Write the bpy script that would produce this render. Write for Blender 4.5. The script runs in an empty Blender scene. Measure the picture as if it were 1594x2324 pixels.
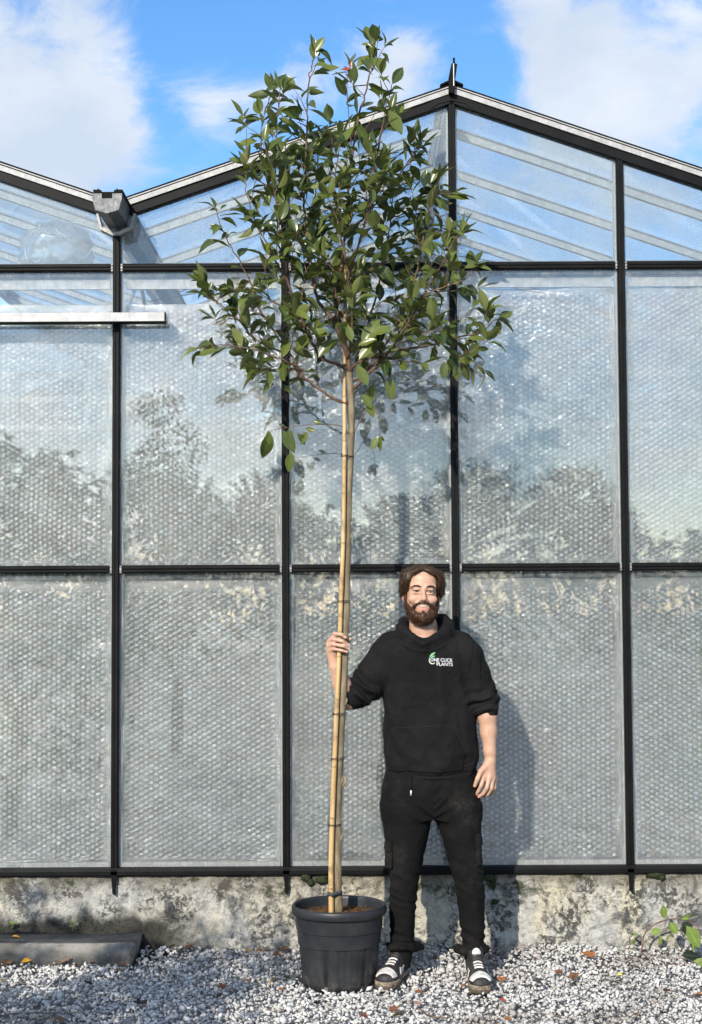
import bpy, bmesh, math, random
import numpy as np
from mathutils import Matrix, Vector, Quaternion
from mathutils.bvhtree import BVHTree

SC = bpy.context.scene
COL = SC.collection
R = math.radians

# ------------------------------------------------------------------ camera
CAM_Y, CAM_Z, PITCH, ROLL, FPX = -7.28, 1.63, R(3.32), R(-0.30), 3500.0
cam = bpy.data.cameras.new('camera')
cam.sensor_fit = 'VERTICAL'; cam.sensor_height = 36.0; cam.lens = FPX / 2323.5 * 36.0
cam.clip_start = 0.05; cam.clip_end = 600
cam_ob = bpy.data.objects.new('camera', cam)
CAMM = Matrix.Translation((0, CAM_Y, CAM_Z)) @ Matrix.Rotation(math.pi / 2 + PITCH, 4, 'X') @ Matrix.Rotation(ROLL, 4, 'Z')
cam_ob.matrix_world = CAMM
COL.objects.link(cam_ob); SC.camera = cam_ob

def ray(px, py):
    return (CAMM.to_3x3() @ Vector(((px - 797) / FPX, (1161.75 - py) / FPX, -1))).normalized()
def P(px, py, Y):
    """world point seen at photo position px,py (1594 wide) on the vertical plane y = Y"""
    d = ray(px, py); t = (Y - CAM_Y) / d.y
    return Vector((0, CAM_Y, CAM_Z)) + d * t
def G(px, py, z=0.0):
    d = ray(px, py); t = (z - CAM_Z) / d.z
    return Vector((0, CAM_Y, CAM_Z)) + d * t

# ------------------------------------------------------------------ light
SUN_EL, SUN_AZ = R(28), R(22)      # azimuth: to the left of straight behind the camera
sun_dir = Vector((-math.sin(SUN_AZ) * math.cos(SUN_EL), -math.cos(SUN_AZ) * math.cos(SUN_EL), math.sin(SUN_EL)))
sl = bpy.data.lights.new('sun', 'SUN'); sl.energy = 4.2; sl.angle = R(0.53); sl.color = (1.0, 0.93, 0.82)
so = bpy.data.objects.new('sun', sl); COL.objects.link(so)
so.rotation_euler = sun_dir.to_track_quat('Z', 'Y').to_euler(); so.location = (-8, -18, 14)

SC.view_settings.view_transform = 'Standard'; SC.view_settings.look = 'None'
SC.view_settings.exposure = 0.35; SC.view_settings.gamma = 1.0
SC.view_settings.use_curve_mapping = False
SC.render.engine = 'CYCLES'
SC.cycles.use_denoising = True
SC.cycles.max_bounces = 10; SC.cycles.transparent_max_bounces = 32
SC.cycles.glossy_bounces = 4; SC.cycles.diffuse_bounces = 3; SC.cycles.transmission_bounces = 4
SC.cycles.caustics_reflective = False; SC.cycles.caustics_refractive = False
SC.cycles.sample_clamp_indirect = 6.0
SC.cycles.use_adaptive_sampling = True; SC.cycles.adaptive_threshold = 0.025

# ------------------------------------------------------------------ sky with broken cloud
world = bpy.data.worlds.new('World'); SC.world = world; world.use_nodes = True
def build_world():
    nt = world.node_tree; N = nt.nodes; L = nt.links; N.clear()
    out = N.new('ShaderNodeOutputWorld'); bg = N.new('ShaderNodeBackground')
    L.new(bg.outputs[0], out.inputs[0])
    sky = N.new('ShaderNodeTexSky'); sky.sky_type = 'NISHITA'; sky.sun_disc = False
    sky.sun_elevation = SUN_EL
    sky.sun_rotation = math.pi + SUN_AZ
    sky.air_density = 1.0; sky.dust_density = 0.3; sky.ozone_density = 3.0; sky.altitude = 200
    hs = N.new('ShaderNodeHueSaturation'); hs.inputs['Saturation'].default_value = 1.22; hs.inputs['Value'].default_value = 1.68
    hs.inputs['Hue'].default_value = 0.503
    L.new(sky.outputs[0], hs.inputs['Color'])
    tc = N.new('ShaderNodeTexCoord'); nrm = N.new('ShaderNodeVectorMath'); nrm.operation = 'NORMALIZE'
    L.new(tc.outputs['Generated'], nrm.inputs[0])
    def math_(op, a, b=None, c=None):
        n = N.new('ShaderNodeMath'); n.operation = op
        for i, v in enumerate((a, b, c)):
            if v is None: continue
            if isinstance(v, (int, float)): n.inputs[i].default_value = v
            else: L.new(v, n.inputs[i])
        return n.outputs[0]
    mp = N.new('ShaderNodeMapping'); mp.inputs['Scale'].default_value = (1, 1, 1.5); mp.inputs['Location'].default_value = (0.35, 0.2, 0.1)
    L.new(nrm.outputs[0], mp.inputs[0])
    def noise(scale, det, rough, dist=0.0):
        n = N.new('ShaderNodeTexNoise'); n.inputs['Scale'].default_value = scale; n.inputs['Detail'].default_value = det
        n.inputs['Roughness'].default_value = rough; n.inputs['Distortion'].default_value = dist
        L.new(mp.outputs[0], n.inputs['Vector']); return n.outputs[0]
    big = noise(5.0, 7, 0.55, 0.25)
    fine = noise(15.0, 9, 0.64, 0.5)
    dens = math_('MULTIPLY_ADD', fine, 0.85, math_('MULTIPLY_ADD', big, 1.0, -0.265))
    # the clouds standing in view: soft masses at their own directions
    clouds = [(130, 200, .062, .32), (40, 330, .05, .22), (200, 340, .04, .2), (250, 70, .03, .16), (440, 235, .024, .2), (30, 60, .03, .1), (540, 190, .02, .04), (365, 240, .018, -.24), (350, 50, .03, -.14), (310, 450, .03, -.22), (395, 330, .016, -.14), (930, 165, .032, .3),
              (860, 140, .02, .16), (1220, 60, .034, .24), (1300, 170, .045, .26), (1480, 250, .06, .28), (1560, 130, .03, .22), (1350, 330, .05, .12), (480, 330, .02, .1),
              (640, 60, .06, -.22), (1020, 60, .045, -.2), (1110, 180, .03, -.24), (380, 390, .03, -.1), (95, 70, .02, -.14), (470, 90, .05, -.1)]
    for (px, py, rad, amp) in clouds:
        d = ray(px, py)
        vd = N.new('ShaderNodeVectorMath'); vd.operation = 'DISTANCE'; vd.inputs[1].default_value = d
        L.new(nrm.outputs[0], vd.inputs[0])
        g = math_('POWER', 2.718, math_('MULTIPLY', math_('MULTIPLY', vd.outputs['Value'], vd.outputs['Value']), -1.0 / rad ** 2))
        dens = math_('MULTIPLY_ADD', g, amp*(.70 if amp > 0 else .9), dens)
    ss = N.new('ShaderNodeMapRange'); ss.interpolation_type = 'SMOOTHERSTEP'
    ss.inputs['From Min'].default_value = 0.50; ss.inputs['From Max'].default_value = 0.92
    L.new(dens, ss.inputs['Value'])
    cov = math_('MULTIPLY', ss.outputs[0], 0.93)
    # cloud colour: lit tops, slightly blue-grey thin bases
    cr = N.new('ShaderNodeMapRange'); cr.inputs['From Min'].default_value = 0.35; cr.inputs['From Max'].default_value = 0.75
    L.new(noise(9.0, 5, 0.55), cr.inputs['Value'])
    cm = N.new('ShaderNodeMixRGB'); cm.inputs[1].default_value = (5.3, 6.0, 7.0, 1); cm.inputs[2].default_value = (7.6, 7.9, 8.3, 1)
    L.new(cr.outputs[0], cm.inputs[0])
    # clouds towards the sun scatter more light forward
    dt = N.new('ShaderNodeVectorMath'); dt.operation = 'DOT_PRODUCT'; dt.inputs[1].default_value = sun_dir; L.new(nrm.outputs[0], dt.inputs[0])
    gain = math_('MULTIPLY_ADD', math_('POWER', math_('MAXIMUM', dt.outputs['Value'], 0.0), 2.0), 1.25, 1.0)
    cg = N.new('ShaderNodeVectorMath'); cg.operation = 'SCALE'; L.new(cm.outputs[0], cg.inputs[0]); L.new(gain, cg.inputs['Scale'])
    cm = cg
    mix = N.new('ShaderNodeMixRGB'); L.new(cov, mix.inputs[0]); L.new(hs.outputs[0], mix.inputs[1]); L.new(cm.outputs[0], mix.inputs[2])
    L.new(mix.outputs[0], bg.inputs[0]); bg.inputs[1].default_value = 0.1
build_world()

# ------------------------------------------------------------------ helpers
rng = np.random.RandomState(7)
random.seed(7)

def obj_from(name, verts, faces, mat=None, parent=None, smooth=False):
    me = bpy.data.meshes.new(name)
    if isinstance(verts, np.ndarray) and isinstance(faces, np.ndarray):
        n = len(verts); k = faces.shape[1]; m = len(faces)
        me.vertices.add(n); me.vertices.foreach_set('co', verts.astype(np.float32).ravel())
        me.loops.add(m * k); me.loops.foreach_set('vertex_index', faces.astype(np.int32).ravel())
        me.polygons.add(m); me.polygons.foreach_set('loop_start', np.arange(0, m * k, k, dtype=np.int32))
        me.polygons.foreach_set('loop_total', np.full(m, k, dtype=np.int32))
        me.update(calc_edges=True)
    else:
        me.from_pydata([tuple(v) for v in verts], [], [tuple(f) for f in faces]); me.update()
    if smooth: me.polygons.foreach_set('use_smooth', np.ones(len(me.polygons), dtype=bool))
    return link(name, me, mat, parent)

def link(name, me, mat=None, parent=None):
    o = bpy.data.objects.new(name, me); COL.objects.link(o)
    if mat is not None:
        for m in (mat if isinstance(mat, (list, tuple)) else [mat]): me.materials.append(m)
    if parent is not None:
        o.parent = parent; o.matrix_parent_inverse = wm(parent).inverted()
    return o
def wm(o):
    m = o.matrix_basis.copy()
    if o.parent is not None: m = wm(o.parent) @ o.matrix_parent_inverse @ m
    return m
def empty(name, loc):
    o = bpy.data.objects.new(name, None); COL.objects.link(o); o.location = loc; o.empty_display_size = 0.1
    return o
def tag(o, label=None, cat=None, group=None, kind=None):
    if label: o['label'] = label
    if cat: o['category'] = cat
    if group: o['group'] = group
    if kind: o['kind'] = kind
    return o

class MB:
    """collects simple shapes of ONE piece"""
    def __init__(s): s.v = []; s.f = []
    def add(s, v, f):
        b = len(s.v); s.v += [Vector(p) for p in v]; s.f += [tuple(i + b for i in q) for q in f]; return s
    def box(s, lo, hi, M=None):
        x0, y0, z0 = lo; x1, y1, z1 = hi
        v = [Vector(p) for p in ((x0,y0,z0),(x1,y0,z0),(x1,y1,z0),(x0,y1,z0),(x0,y0,z1),(x1,y0,z1),(x1,y1,z1),(x0,y1,z1))]
        if M is not None: v = [M @ p for p in v]
        return s.add(v, [(0,3,2,1),(4,5,6,7),(0,1,5,4),(1,2,6,5),(2,3,7,6),(3,0,4,7)])
    def prism(s, pts, axis, a, b):
        """polygon pts (2D) extruded along axis 'x' / 'y' from a to b"""
        n = len(pts)
        def mk(p, t): return (p[0], t, p[1]) if axis == 'y' else (t, p[0], p[1])
        v = [mk(p, a) for p in pts] + [mk(p, b) for p in pts]
        f = [tuple(range(n)), tuple(range(2*n-1, n-1, -1))] + [(i, i + n, (i+1) % n + n, (i+1) % n) for i in range(n)]
        return s.add(v, f)
    def tube(s, pts, rad, seg=8, cap=True, wob=0.0):
        pts = [Vector(p) for p in pts]; n = len(pts)
        rad = [rad] * n if isinstance(rad, (int, float)) else list(rad)
        b = len(s.v); prev = None
        for i, p in enumerate(pts):
            t = (pts[min(i+1, n-1)] - pts[max(i-1, 0)]).normalized()
            if prev is None:
                a = Vector((0,0,1)) if abs(t.z) < .9 else Vector((1,0,0)); u = t.cross(a).normalized()
            else:
                u = (prev - t * prev.dot(t)).normalized()
            prev = u; w = t.cross(u)
            for k in range(seg):
                an = 2*math.pi*k/seg; r = rad[i] * (1 + (random.uniform(-wob, wob) if wob else 0))
                s.v.append(p + (u*math.cos(an) + w*math.sin(an)) * r)
        for i in range(n-1):
            for k in range(seg):
                a0 = b+i*seg+k; a1 = b+i*seg+(k+1) % seg
                s.f.append((a0, a1, a1+seg, a0+seg))
        if cap:
            s.f.append(tuple(b+k for k in range(seg-1, -1, -1))); s.f.append(tuple(b+(n-1)*seg+k for k in range(seg)))
        return s
    def lathe(s, prof, c, seg=64):
        b = len(s.v); n = len(prof); c = Vector(c)
        for (r, z) in prof:
            for k in range(seg):
                a = 2*math.pi*k/seg; s.v.append(c + Vector((r*math.cos(a), r*math.sin(a), z)))
        for i in range(n-1):
            for k in range(seg):
                a0 = b+i*seg+k; a1 = b+i*seg+(k+1) % seg; s.f.append((a0, a1, a1+seg, a0+seg))
        return s
    def build(s, name, mat, parent=None, smooth=False, bevel=0):
        o = obj_from(name, s.v, s.f, mat, parent, smooth)
        if bevel:
            m = o.modifiers.new('bevel', 'BEVEL'); m.width = bevel; m.segments = 2; m.limit_method = 'ANGLE'
        return o

def spline(pts, n):
    """Catmull-Rom through pts, n samples per span"""
    pts = [Vector(p) for p in pts]; out = []
    q = [pts[0]*2 - pts[1]] + pts + [pts[-1]*2 - pts[-2]]
    for i in range(1, len(q)-2):
        p0, p1, p2, p3 = q[i-1], q[i], q[i+1], q[i+2]
        for k in range(n):
            t = k/n
            out.append(0.5*((2*p1) + (p2-p0)*t + (2*p0-5*p1+4*p2-p3)*t*t + (3*p1-p0-3*p2+p3)*t**3))
    out.append(pts[-1]); return out

# numpy perlin noise
_perm = np.random.RandomState(3).permutation(256); _perm = np.concatenate([_perm, _perm, _perm])
_grad = np.random.RandomState(4).normal(size=(256, 3)); _grad /= np.linalg.norm(_grad, axis=1)[:, None]
def perlin(p):
    p = np.asarray(p, dtype=np.float64); i = np.floor(p).astype(int); f = p - i; i &= 255
    u = f*f*f*(f*(f*6-15)+10); res = np.zeros(len(p))
    for dx in (0, 1):
        for dy in (0, 1):
            for dz in (0, 1):
                h = _perm[_perm[_perm[i[:,0]+dx]+i[:,1]+dy]+i[:,2]+dz]
                g = _grad[h]; d = g[:,0]*(f[:,0]-dx)+g[:,1]*(f[:,1]-dy)+g[:,2]*(f[:,2]-dz)
                w = (u[:,0] if dx else 1-u[:,0])*(u[:,1] if dy else 1-u[:,1])*(u[:,2] if dz else 1-u[:,2])
                res += w*d
    return res * 1.5
def ridged(p): return 1 - np.abs(perlin(p)) * 2

# ------------------------------------------------------------------ materials
def newmat(name):
    m = bpy.data.materials.new(name); m.use_nodes = True; nt = m.node_tree; nt.nodes.clear()
    return m, nt.nodes, nt.links
class NB:
    def __init__(s, name):
        s.m, s.N, s.L = newmat(name); s.out = s.N.new('ShaderNodeOutputMaterial'); s.tc = None
    def coord(s, which='Object'):
        if s.tc is None: s.tc = s.N.new('ShaderNodeTexCoord')
        return s.tc.outputs[which]
    def geo_pos(s):
        g = s.N.new('ShaderNodeNewGeometry'); return g.outputs['Position']
    def set(s, n, i, v):
        if v is None: return
        if hasattr(v, 'is_output'): s.L.new(v, n.inputs[i])
        else: n.inputs[i].default_value = v
    def mapping(s, vec, scale=(1,1,1), loc=(0,0,0), rot=(0,0,0)):
        n = s.N.new('ShaderNodeMapping'); s.L.new(vec, n.inputs[0]); n.inputs['Scale'].default_value = scale; n.inputs['Location'].default_value = loc
        n.inputs['Rotation'].default_value = rot; return n.outputs[0]
    def noise(s, vec, scale=5, det=4, rough=.5, dist=0, out=0):
        n = s.N.new('ShaderNodeTexNoise'); s.L.new(vec, n.inputs['Vector'])
        n.inputs['Scale'].default_value = scale; n.inputs['Detail'].default_value = det; n.inputs['Roughness'].default_value = rough; n.inputs['Distortion'].default_value = dist
        return n.outputs[out]
    def voronoi(s, vec, scale=5, feature='F1', out='Distance', rand=1.0):
        n = s.N.new('ShaderNodeTexVoronoi'); n.feature = feature; s.L.new(vec, n.inputs['Vector']); n.inputs['Scale'].default_value = scale
        n.inputs['Randomness'].default_value = rand
        return n.outputs[out]
    def ramp(s, v, a, b, lo=0., hi=1., smooth=True):
        n = s.N.new('ShaderNodeMapRange'); n.interpolation_type = 'SMOOTHSTEP' if smooth else 'LINEAR'
        s.L.new(v, n.inputs['Value'])
        for k, x in zip(('From Min','From Max','To Min','To Max'), (a, b, lo, hi)): n.inputs[k].default_value = x
        return n.outputs[0]
    def math(s, op, a, b=None, c=None):
        n = s.N.new('ShaderNodeMath'); n.operation = op
        for i, v in enumerate((a, b, c)): s.set(n, i, v)
        return n.outputs[0]
    def mix(s, f, a, b, mode='MIX'):
        n = s.N.new('ShaderNodeMixRGB'); n.blend_type = mode
        for i, v in enumerate((f, a, b)):
            if isinstance(v, tuple) and len(v) == 3: v = v + (1,)
            s.set(n, i, v)
        return n.outputs[0]
    def sep(s, vec):
        n = s.N.new('ShaderNodeSeparateXYZ'); s.L.new(vec, n.inputs[0]); return n.outputs
    def attr(s, name, out='Fac'):
        n = s.N.new('ShaderNodeAttribute'); n.attribute_name = name; return n.outputs[out]
    def rand(s):
        n = s.N.new('ShaderNodeObjectInfo'); return n.outputs['Random']
    def island(s):
        n = s.N.new('ShaderNodeNewGeometry'); return n.outputs['Random Per Island']
    def schlick(s, r0, r1=1.0):
        g = s.N.new('ShaderNodeNewGeometry'); d = s.N.new('ShaderNodeVectorMath'); d.operation = 'DOT_PRODUCT'
        s.L.new(g.outputs['Incoming'], d.inputs[0]); s.L.new(g.outputs['Normal'], d.inputs[1])
        c = s.math('ABSOLUTE', d.outputs['Value']); return s.math('MULTIPLY_ADD', s.math('POWER', s.math('SUBTRACT', 1.0, c), 5.0), r1-r0, r0)
    def bump(s, h, strength=.3, dist=.01):
        n = s.N.new('ShaderNodeBump'); s.L.new(h, n.inputs['Height']); n.inputs['Strength'].default_value = strength; n.inputs['Distance'].default_value = dist
        return n.outputs[0]
    def bsdf(s, color, rough=.6, metal=0., normal=None, spec=.5, **kw):
        n = s.N.new('ShaderNodeBsdfPrincipled')
        if isinstance(color, tuple) and len(color) == 3: color = color + (1,)
        s.set(n, 'Base Color', color); s.set(n, 'Roughness', rough); s.set(n, 'Metallic', metal); s.set(n, 'Specular IOR Level', spec)
        if normal is not None: s.L.new(normal, n.inputs['Normal'])
        for k, v in kw.items(): s.set(n, k.replace('_', ' '), v)
        return n.outputs[0]
    def shader(s, typ, **kw):
        n = s.N.new(typ)
        for k, v in kw.items():
            if isinstance(v, tuple) and len(v) == 3: v = v + (1,)
            s.set(n, k, v)
        return n.outputs[0]
    def mixs(s, f, a, b):
        n = s.N.new('ShaderNodeMixShader'); s.set(n, 0, f); s.L.new(a, n.inputs[1]); s.L.new(b, n.inputs[2]); return n.outputs[0]
    def done(s, sh):
        s.L.new(sh, s.out.inputs[0]); return s.m

def simple(name, c1, c2=None, rough=.6, scale=20, metal=0., bump=0., bscale=60, spec=.5, **kw):
    b = NB(name); co = b.coord()
    col = c1
    if c2 is not None: col = b.mix(b.ramp(b.noise(co, scale, 6, .6), .35, .65), c1, c2)
    nm = b.bump(b.noise(co, bscale, 5, .6), bump, .004) if bump else None
    return b.done(b.bsdf(col, rough, metal, nm, spec, **kw))
# ------------------------------------------------------------------ ground
def m_gravel_sheet():
    b = NB('gravel_sheet'); p = b.geo_pos()
    v = b.voronoi(p, 38, 'F1', 'Distance'); c = b.voronoi(p, 38, 'F1', 'Color')
    g = b.N.new('ShaderNodeRGBToBW'); b.L.new(c, g.inputs[0])
    col = b.mix(b.ramp(g.outputs[0], .2, .8), (.17, .17, .175), (.36, .35, .34))
    col = b.mix(b.ramp(b.noise(p, 2.5, 4), .5, .7), col, (.15, .12, .09))
    return b.done(b.bsdf(col, .85, 0, b.bump(v, .9, .02)))
MAT_GROUND = m_gravel_sheet()
gs = obj_from('ground', [(-200,-200,-.022),(200,-200,-.022),(200,200,-.022),(-200,200,-.022)], [(0,1,2,3)], MAT_GROUND)
tag(gs, 'grey crushed stone yard under the loose gravel', kind='structure')

def gravel_height(x, y):
    """loose stones banked up a little against the wall"""
    return 0.034*np.exp(y/.22)*(1 + .45*np.sin(x*3.1)) + .005*np.sin(x*7+1)*np.cos(y*6)
def build_gravel():
    b = NB('gravel_stone'); r = b.island(); p = b.geo_pos()
    cr = b.N.new('ShaderNodeValToRGB'); cr.color_ramp.interpolation = 'LINEAR'
    el = cr.color_ramp.elements; el[0].position = 0; el[0].color = (.25, .24, .225, 1); el[1].position = 1; el[1].color = (.80, .78, .74, 1)
    for pos, c in ((.25, (.44, .43, .41, 1)), (.5, (.55, .54, .515, 1)), (.8, (.64, .625, .595, 1)), (.87, (.28, .23, .18, 1)), (.93, (.70, .685, .65, 1))):
        e = el.new(pos); e.color = c
    b.L.new(r, cr.inputs[0])
    col = b.mix(b.ramp(b.noise(p, 55, 6, .65), .35, .7, 0, .7), cr.outputs[0], (.62, .60, .565))
    col = b.mix(b.ramp(b.noise(p, 2.2, 3), .5, .74, 0, .75), col, (.17, .13, .10))
    col = b.mix(b.ramp(b.noise(p, 150, 2), .62, .75, 0, .6), col, (.62, .62, .62))
    mat = b.done(b.bsdf(col, .8, 0, b.bump(b.noise(p, 180, 4), .4, .004)))
    bm = bmesh.new(); bmesh.ops.create_icosphere(bm, subdivisions=1, radius=1)
    bv = np.array([v.co for v in bm.verts]); bf = np.array([[v.index for v in f.verts] for f in bm.faces]); bm.free()
    n = 47000
    xs = rng.uniform(-2.7, 2.7, n); ys = -rng.uniform(0.005, 2.3, n)
    d = np.abs(xs) < 2.0
    size = np.clip(rng.lognormal(math.log(.0090), .34, n), .0040, .019)
    # stones leave the slab free
    keep = ~((xs < -.975) & (ys > -.285))
    xs, ys, size = xs[keep], ys[keep], size[keep]; n = len(xs)
    zs = gravel_height(xs, ys) + rng.uniform(-.016, .012, n)
    V = np.empty((n, len(bv), 3), np.float32); shapes = []
    for k in range(24):
        q = bv + rng.normal(0, .16, bv.shape)
        for _ in range(7):                       # clip by planes: angular crushed faces
            nrm = rng.normal(size=3); nrm /= np.linalg.norm(nrm); t = rng.uniform(.32, .72)
            dd = q @ nrm; q = q - np.outer(np.maximum(dd - t, 0), nrm)
        shapes.append(q * np.array([rng.uniform(.9, 1.35), rng.uniform(.75, 1.1), rng.uniform(.5, .9)]))
    shapes = np.array(shapes)
    which = rng.randint(0, 24, n)
    a = rng.uniform(0, 6.28, n); tx = rng.normal(0, .5, n); ty = rng.normal(0, .5, n)
    ca, sa = np.cos(a), np.sin(a)
    S = shapes[which] * size[:, None, None]
    x, y, z = S[..., 0], S[..., 1], S[..., 2]
    y, z = y*np.cos(tx)[:, None]-z*np.sin(tx)[:, None], y*np.sin(tx)[:, None]+z*np.cos(tx)[:, None]
    x, z = x*np.cos(ty)[:, None]-z*np.sin(ty)[:, None], x*np.sin(ty)[:, None]+z*np.cos(ty)[:, None]
    x, y = x*ca[:, None]-y*sa[:, None], x*sa[:, None]+y*ca[:, None]
    V[..., 0] = x + xs[:, None]; V[..., 1] = y + ys[:, None]; V[..., 2] = z + zs[:, None]
    F = (bf[None] + (np.arange(n)*len(bv))[:, None, None]).reshape(-1, 3)
    o = obj_from('gravel', V.reshape(-1, 3), F, mat)
    tag(o, 'pale grey crushed gravel covering the yard before the wall', 'gravel', kind='stuff')
build_gravel()

# ------------------------------------------------------------------ low rendered base wall
def m_wall():
    b = NB('old_render'); p = b.geo_pos()
    big = b.noise(p, 1.7, 4, .55, .5); mid = b.noise(p, 6.5, 6, .62, .4); fin = b.noise(p, 60, 5, .7)
    fin2 = b.noise(b.mapping(p, (1,1,1), (4,2,7)), 34, 6, .75, .6)
    base = b.mix(b.ramp(big, .38, .62), (.52, .485, .40), (.49, .48, .45))
    base = b.mix(b.ramp(b.noise(b.mapping(p, (1, 1, .35), (3,1,2)), 4, 3), .5, .68), base, (.61, .56, .42))
    # lichen and soot patches broken up by the grain of the render
    patch = b.math('ADD', b.ramp(mid, .40, .66), b.ramp(b.noise(b.mapping(p, (1.6,1,.6), (9,0,3)), 2.6, 5, .6), .46, .7, 0, .8))
    sp = b.math('MULTIPLY', b.ramp(fin2, .41, .60), b.math('MULTIPLY_ADD', patch, .88, .28))
    base = b.mix(b.math('MINIMUM', sp, .93), base, (.045, .046, .045))
    dk = b.ramp(b.noise(b.mapping(p, (1,1,1), (21,3,5)), 5.2, 7, .7, .8), .53, .65, 0, .8)
    base = b.mix(dk, base, (.06, .062, .068))
    br = b.ramp(b.noise(b.mapping(p, (2.2,1,.5), (1,6,5)), 3.0, 4, .55), .55, .75, 0, .5)
    base = b.mix(br, base, (.20, .17, .13))
    z = b.sep(p)[2]
    dampt = b.math('ADD', z, b.math('MULTIPLY', b.math('SUBTRACT', b.noise(p, 9, 4), .5), .2))
    base = b.mix(b.ramp(dampt, .265, .36, 0, .68), base, (.12, .105, .075))
    moss = b.math('MULTIPLY', b.ramp(b.noise(b.mapping(p, (1,1,1.4), (2,2,9)), 6, 5, .6), .58, .66), b.ramp(dampt, .2, .3))
    base = b.mix(b.math('MULTIPLY', moss, .9), base, (.028, .038, .010))
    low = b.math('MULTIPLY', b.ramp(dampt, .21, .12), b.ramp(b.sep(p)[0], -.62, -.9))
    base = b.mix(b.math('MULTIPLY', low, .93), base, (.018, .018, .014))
    cr = b.voronoi(b.mapping(p, (1,1,1), (.3,0,.2)), 55, 'DISTANCE_TO_EDGE', 'Distance')
    base = b.mix(b.math('MULTIPLY', b.ramp(cr, .05, .0, 0, .45), b.ramp(mid, .42, .6)), base, (.05, .05, .048))
    h = b.math('ADD', b.math('MULTIPLY', fin2, .8), b.math('ADD', b.math('MULTIPLY', fin, .5), b.math('MULTIPLY', b.ramp(cr, 0, .12), .12)))
    return b.done(b.bsdf(base, .92, 0, b.bump(h, .9, .012), spec=.2))
def build_wall():
    nx, nz = 520, 36
    xs = np.linspace(-4.5, 5.5, nx); zs = np.linspace(-.1, .362, nz)
    X, Z = np.meshgrid(xs, zs); pts = np.stack([X.ravel(), np.zeros(X.size), Z.ravel()], 1)
    d = .010*perlin(pts*5+3) + .006*perlin(pts*22) + .004*perlin(pts*55)
    bulge = np.where(pts[:, 2] < .08, -.012, 0)
    front = pts.copy(); front[:, 1] = -.018 - d + bulge
    back = pts[[0, nx-1, (nz-1)*nx, nz*nx-1]].copy(); back[:, 1] = .16
    V = [tuple(v) for v in front] + [tuple(v) for v in back]
    F = []
    for j in range(nz-1):
        for i in range(nx-1):
            a = j*nx+i; F.append((a, a+1, a+nx+1, a+nx))
    n = nx*nz
    F.append((n, n+2, n+3, n+1))
    F.append(tuple([(nz-1)*nx+i for i in range(nx)]) + (n+3, n+2))
    F.append(tuple([j*nx for j in range(nz)]) + (n+2, n)); F.append(tuple([j*nx+nx-1 for j in range(nz-1, -1, -1)]) + (n+1, n+3))
    o = obj_from('low_wall', V, F, m_wall(), smooth=True)
    tag(o, 'low stained cream rendered wall under the greenhouse glass', 'wall')
    # thick moss cushions where the wall meets the sill
    mm = simple('moss', (.030, .045, .010), (.012, .016, .006), .95, 90, bump=.8, bscale=200)
    for (px, py, w, h) in ((695, 1990, 16, 16), (705, 2002, 12, 12), (1110, 1990, 20, 16), (1118, 2008, 14, 12), (1124, 2046, 13, 10), (1490, 1984, 30, 12), (1120, 1998, 9, 9), (730, 1996, 22, 14), (1502, 1990, 14, 9)):
        c = P(px, py, -.03); v = []; f = []
        bm = bmesh.new(); bmesh.ops.create_icosphere(bm, subdivisions=3, radius=1)
        q = np.array([x.co for x in bm.verts]); fc = [[x.index for x in g.verts] for g in bm.faces]; bm.free()
        nn = perlin(q*2.2 + px)*.5 + perlin(q*6+py)*.35
        q = q*(1+nn[:, None])*np.array([w/480*.62, .010, h/480*.62]) + np.array(c)
        ob = obj_from('moss_cushion', q, np.array(fc), mm, o, True)
build_wall()

# ------------------------------------------------------------------ concrete slab on the left
def build_slab():
    b = NB('slab_concrete'); p = b.geo_pos()
    n = b.noise(p, 7, 6, .65, .3); col = b.mix(b.ramp(n, .35, .68), (.15, .14, .122), (.28, .265, .235))
    col = b.mix(b.ramp(b.noise(p, 45, 4, .7), .55, .72, 0, .8), col, (.11, .105, .09))
    col = b.mix(b.ramp(b.noise(b.mapping(p, (1,1,1), (5,5,5)), 3.5, 4), .56, .72, 0, .6), col, (.26, .22, .15))
    m = b.done(b.bsdf(col, .9, 0, b.bump(b.noise(p, 90, 5, .7), .6, .006), spec=.25))
    bm = bmesh.new(); bmesh.ops.create_cube(bm, size=1)
    bmesh.ops.subdivide_edges(bm, edges=bm.edges[:], cuts=1)
    for v in bm.verts: v.co = Vector(((v.co.x+.5)*2.4-3.385, (v.co.y+.5)*.245-.275, (v.co.z+.5)*.135-.03))
    bmesh.ops.bevel(bm, geom=bm.edges[:]+bm.verts[:], offset=.008, segments=2, affect='EDGES')
    bmesh.ops.subdivide_edges(bm, edges=[e for e in bm.edges if e.calc_length() > .1], cuts=22, use_grid_fill=True)
    for v in bm.verts:
        q = np.array([v.co]); v.co += Vector((.5, 1, 1))*float(perlin(q*9)[0]*.006+perlin(q*30)[0]*.003)
        if v.co.x < -.95 and v.co.z > .08: v.co.z -= .004*math.sin(v.co.x*9)
        if v.co.x > -1.03: v.co.x += (v.co.z-.05)*.22
    me = bpy.data.meshes.new('concrete_slab'); bm.to_mesh(me); bm.free()
    me.polygons.foreach_set('use_smooth', np.ones(len(me.polygons), dtype=bool))
    o = link('concrete_slab', me, m); tag(o, 'mossy grey concrete slab lying against the wall at left', 'slab')
build_slab()

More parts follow.
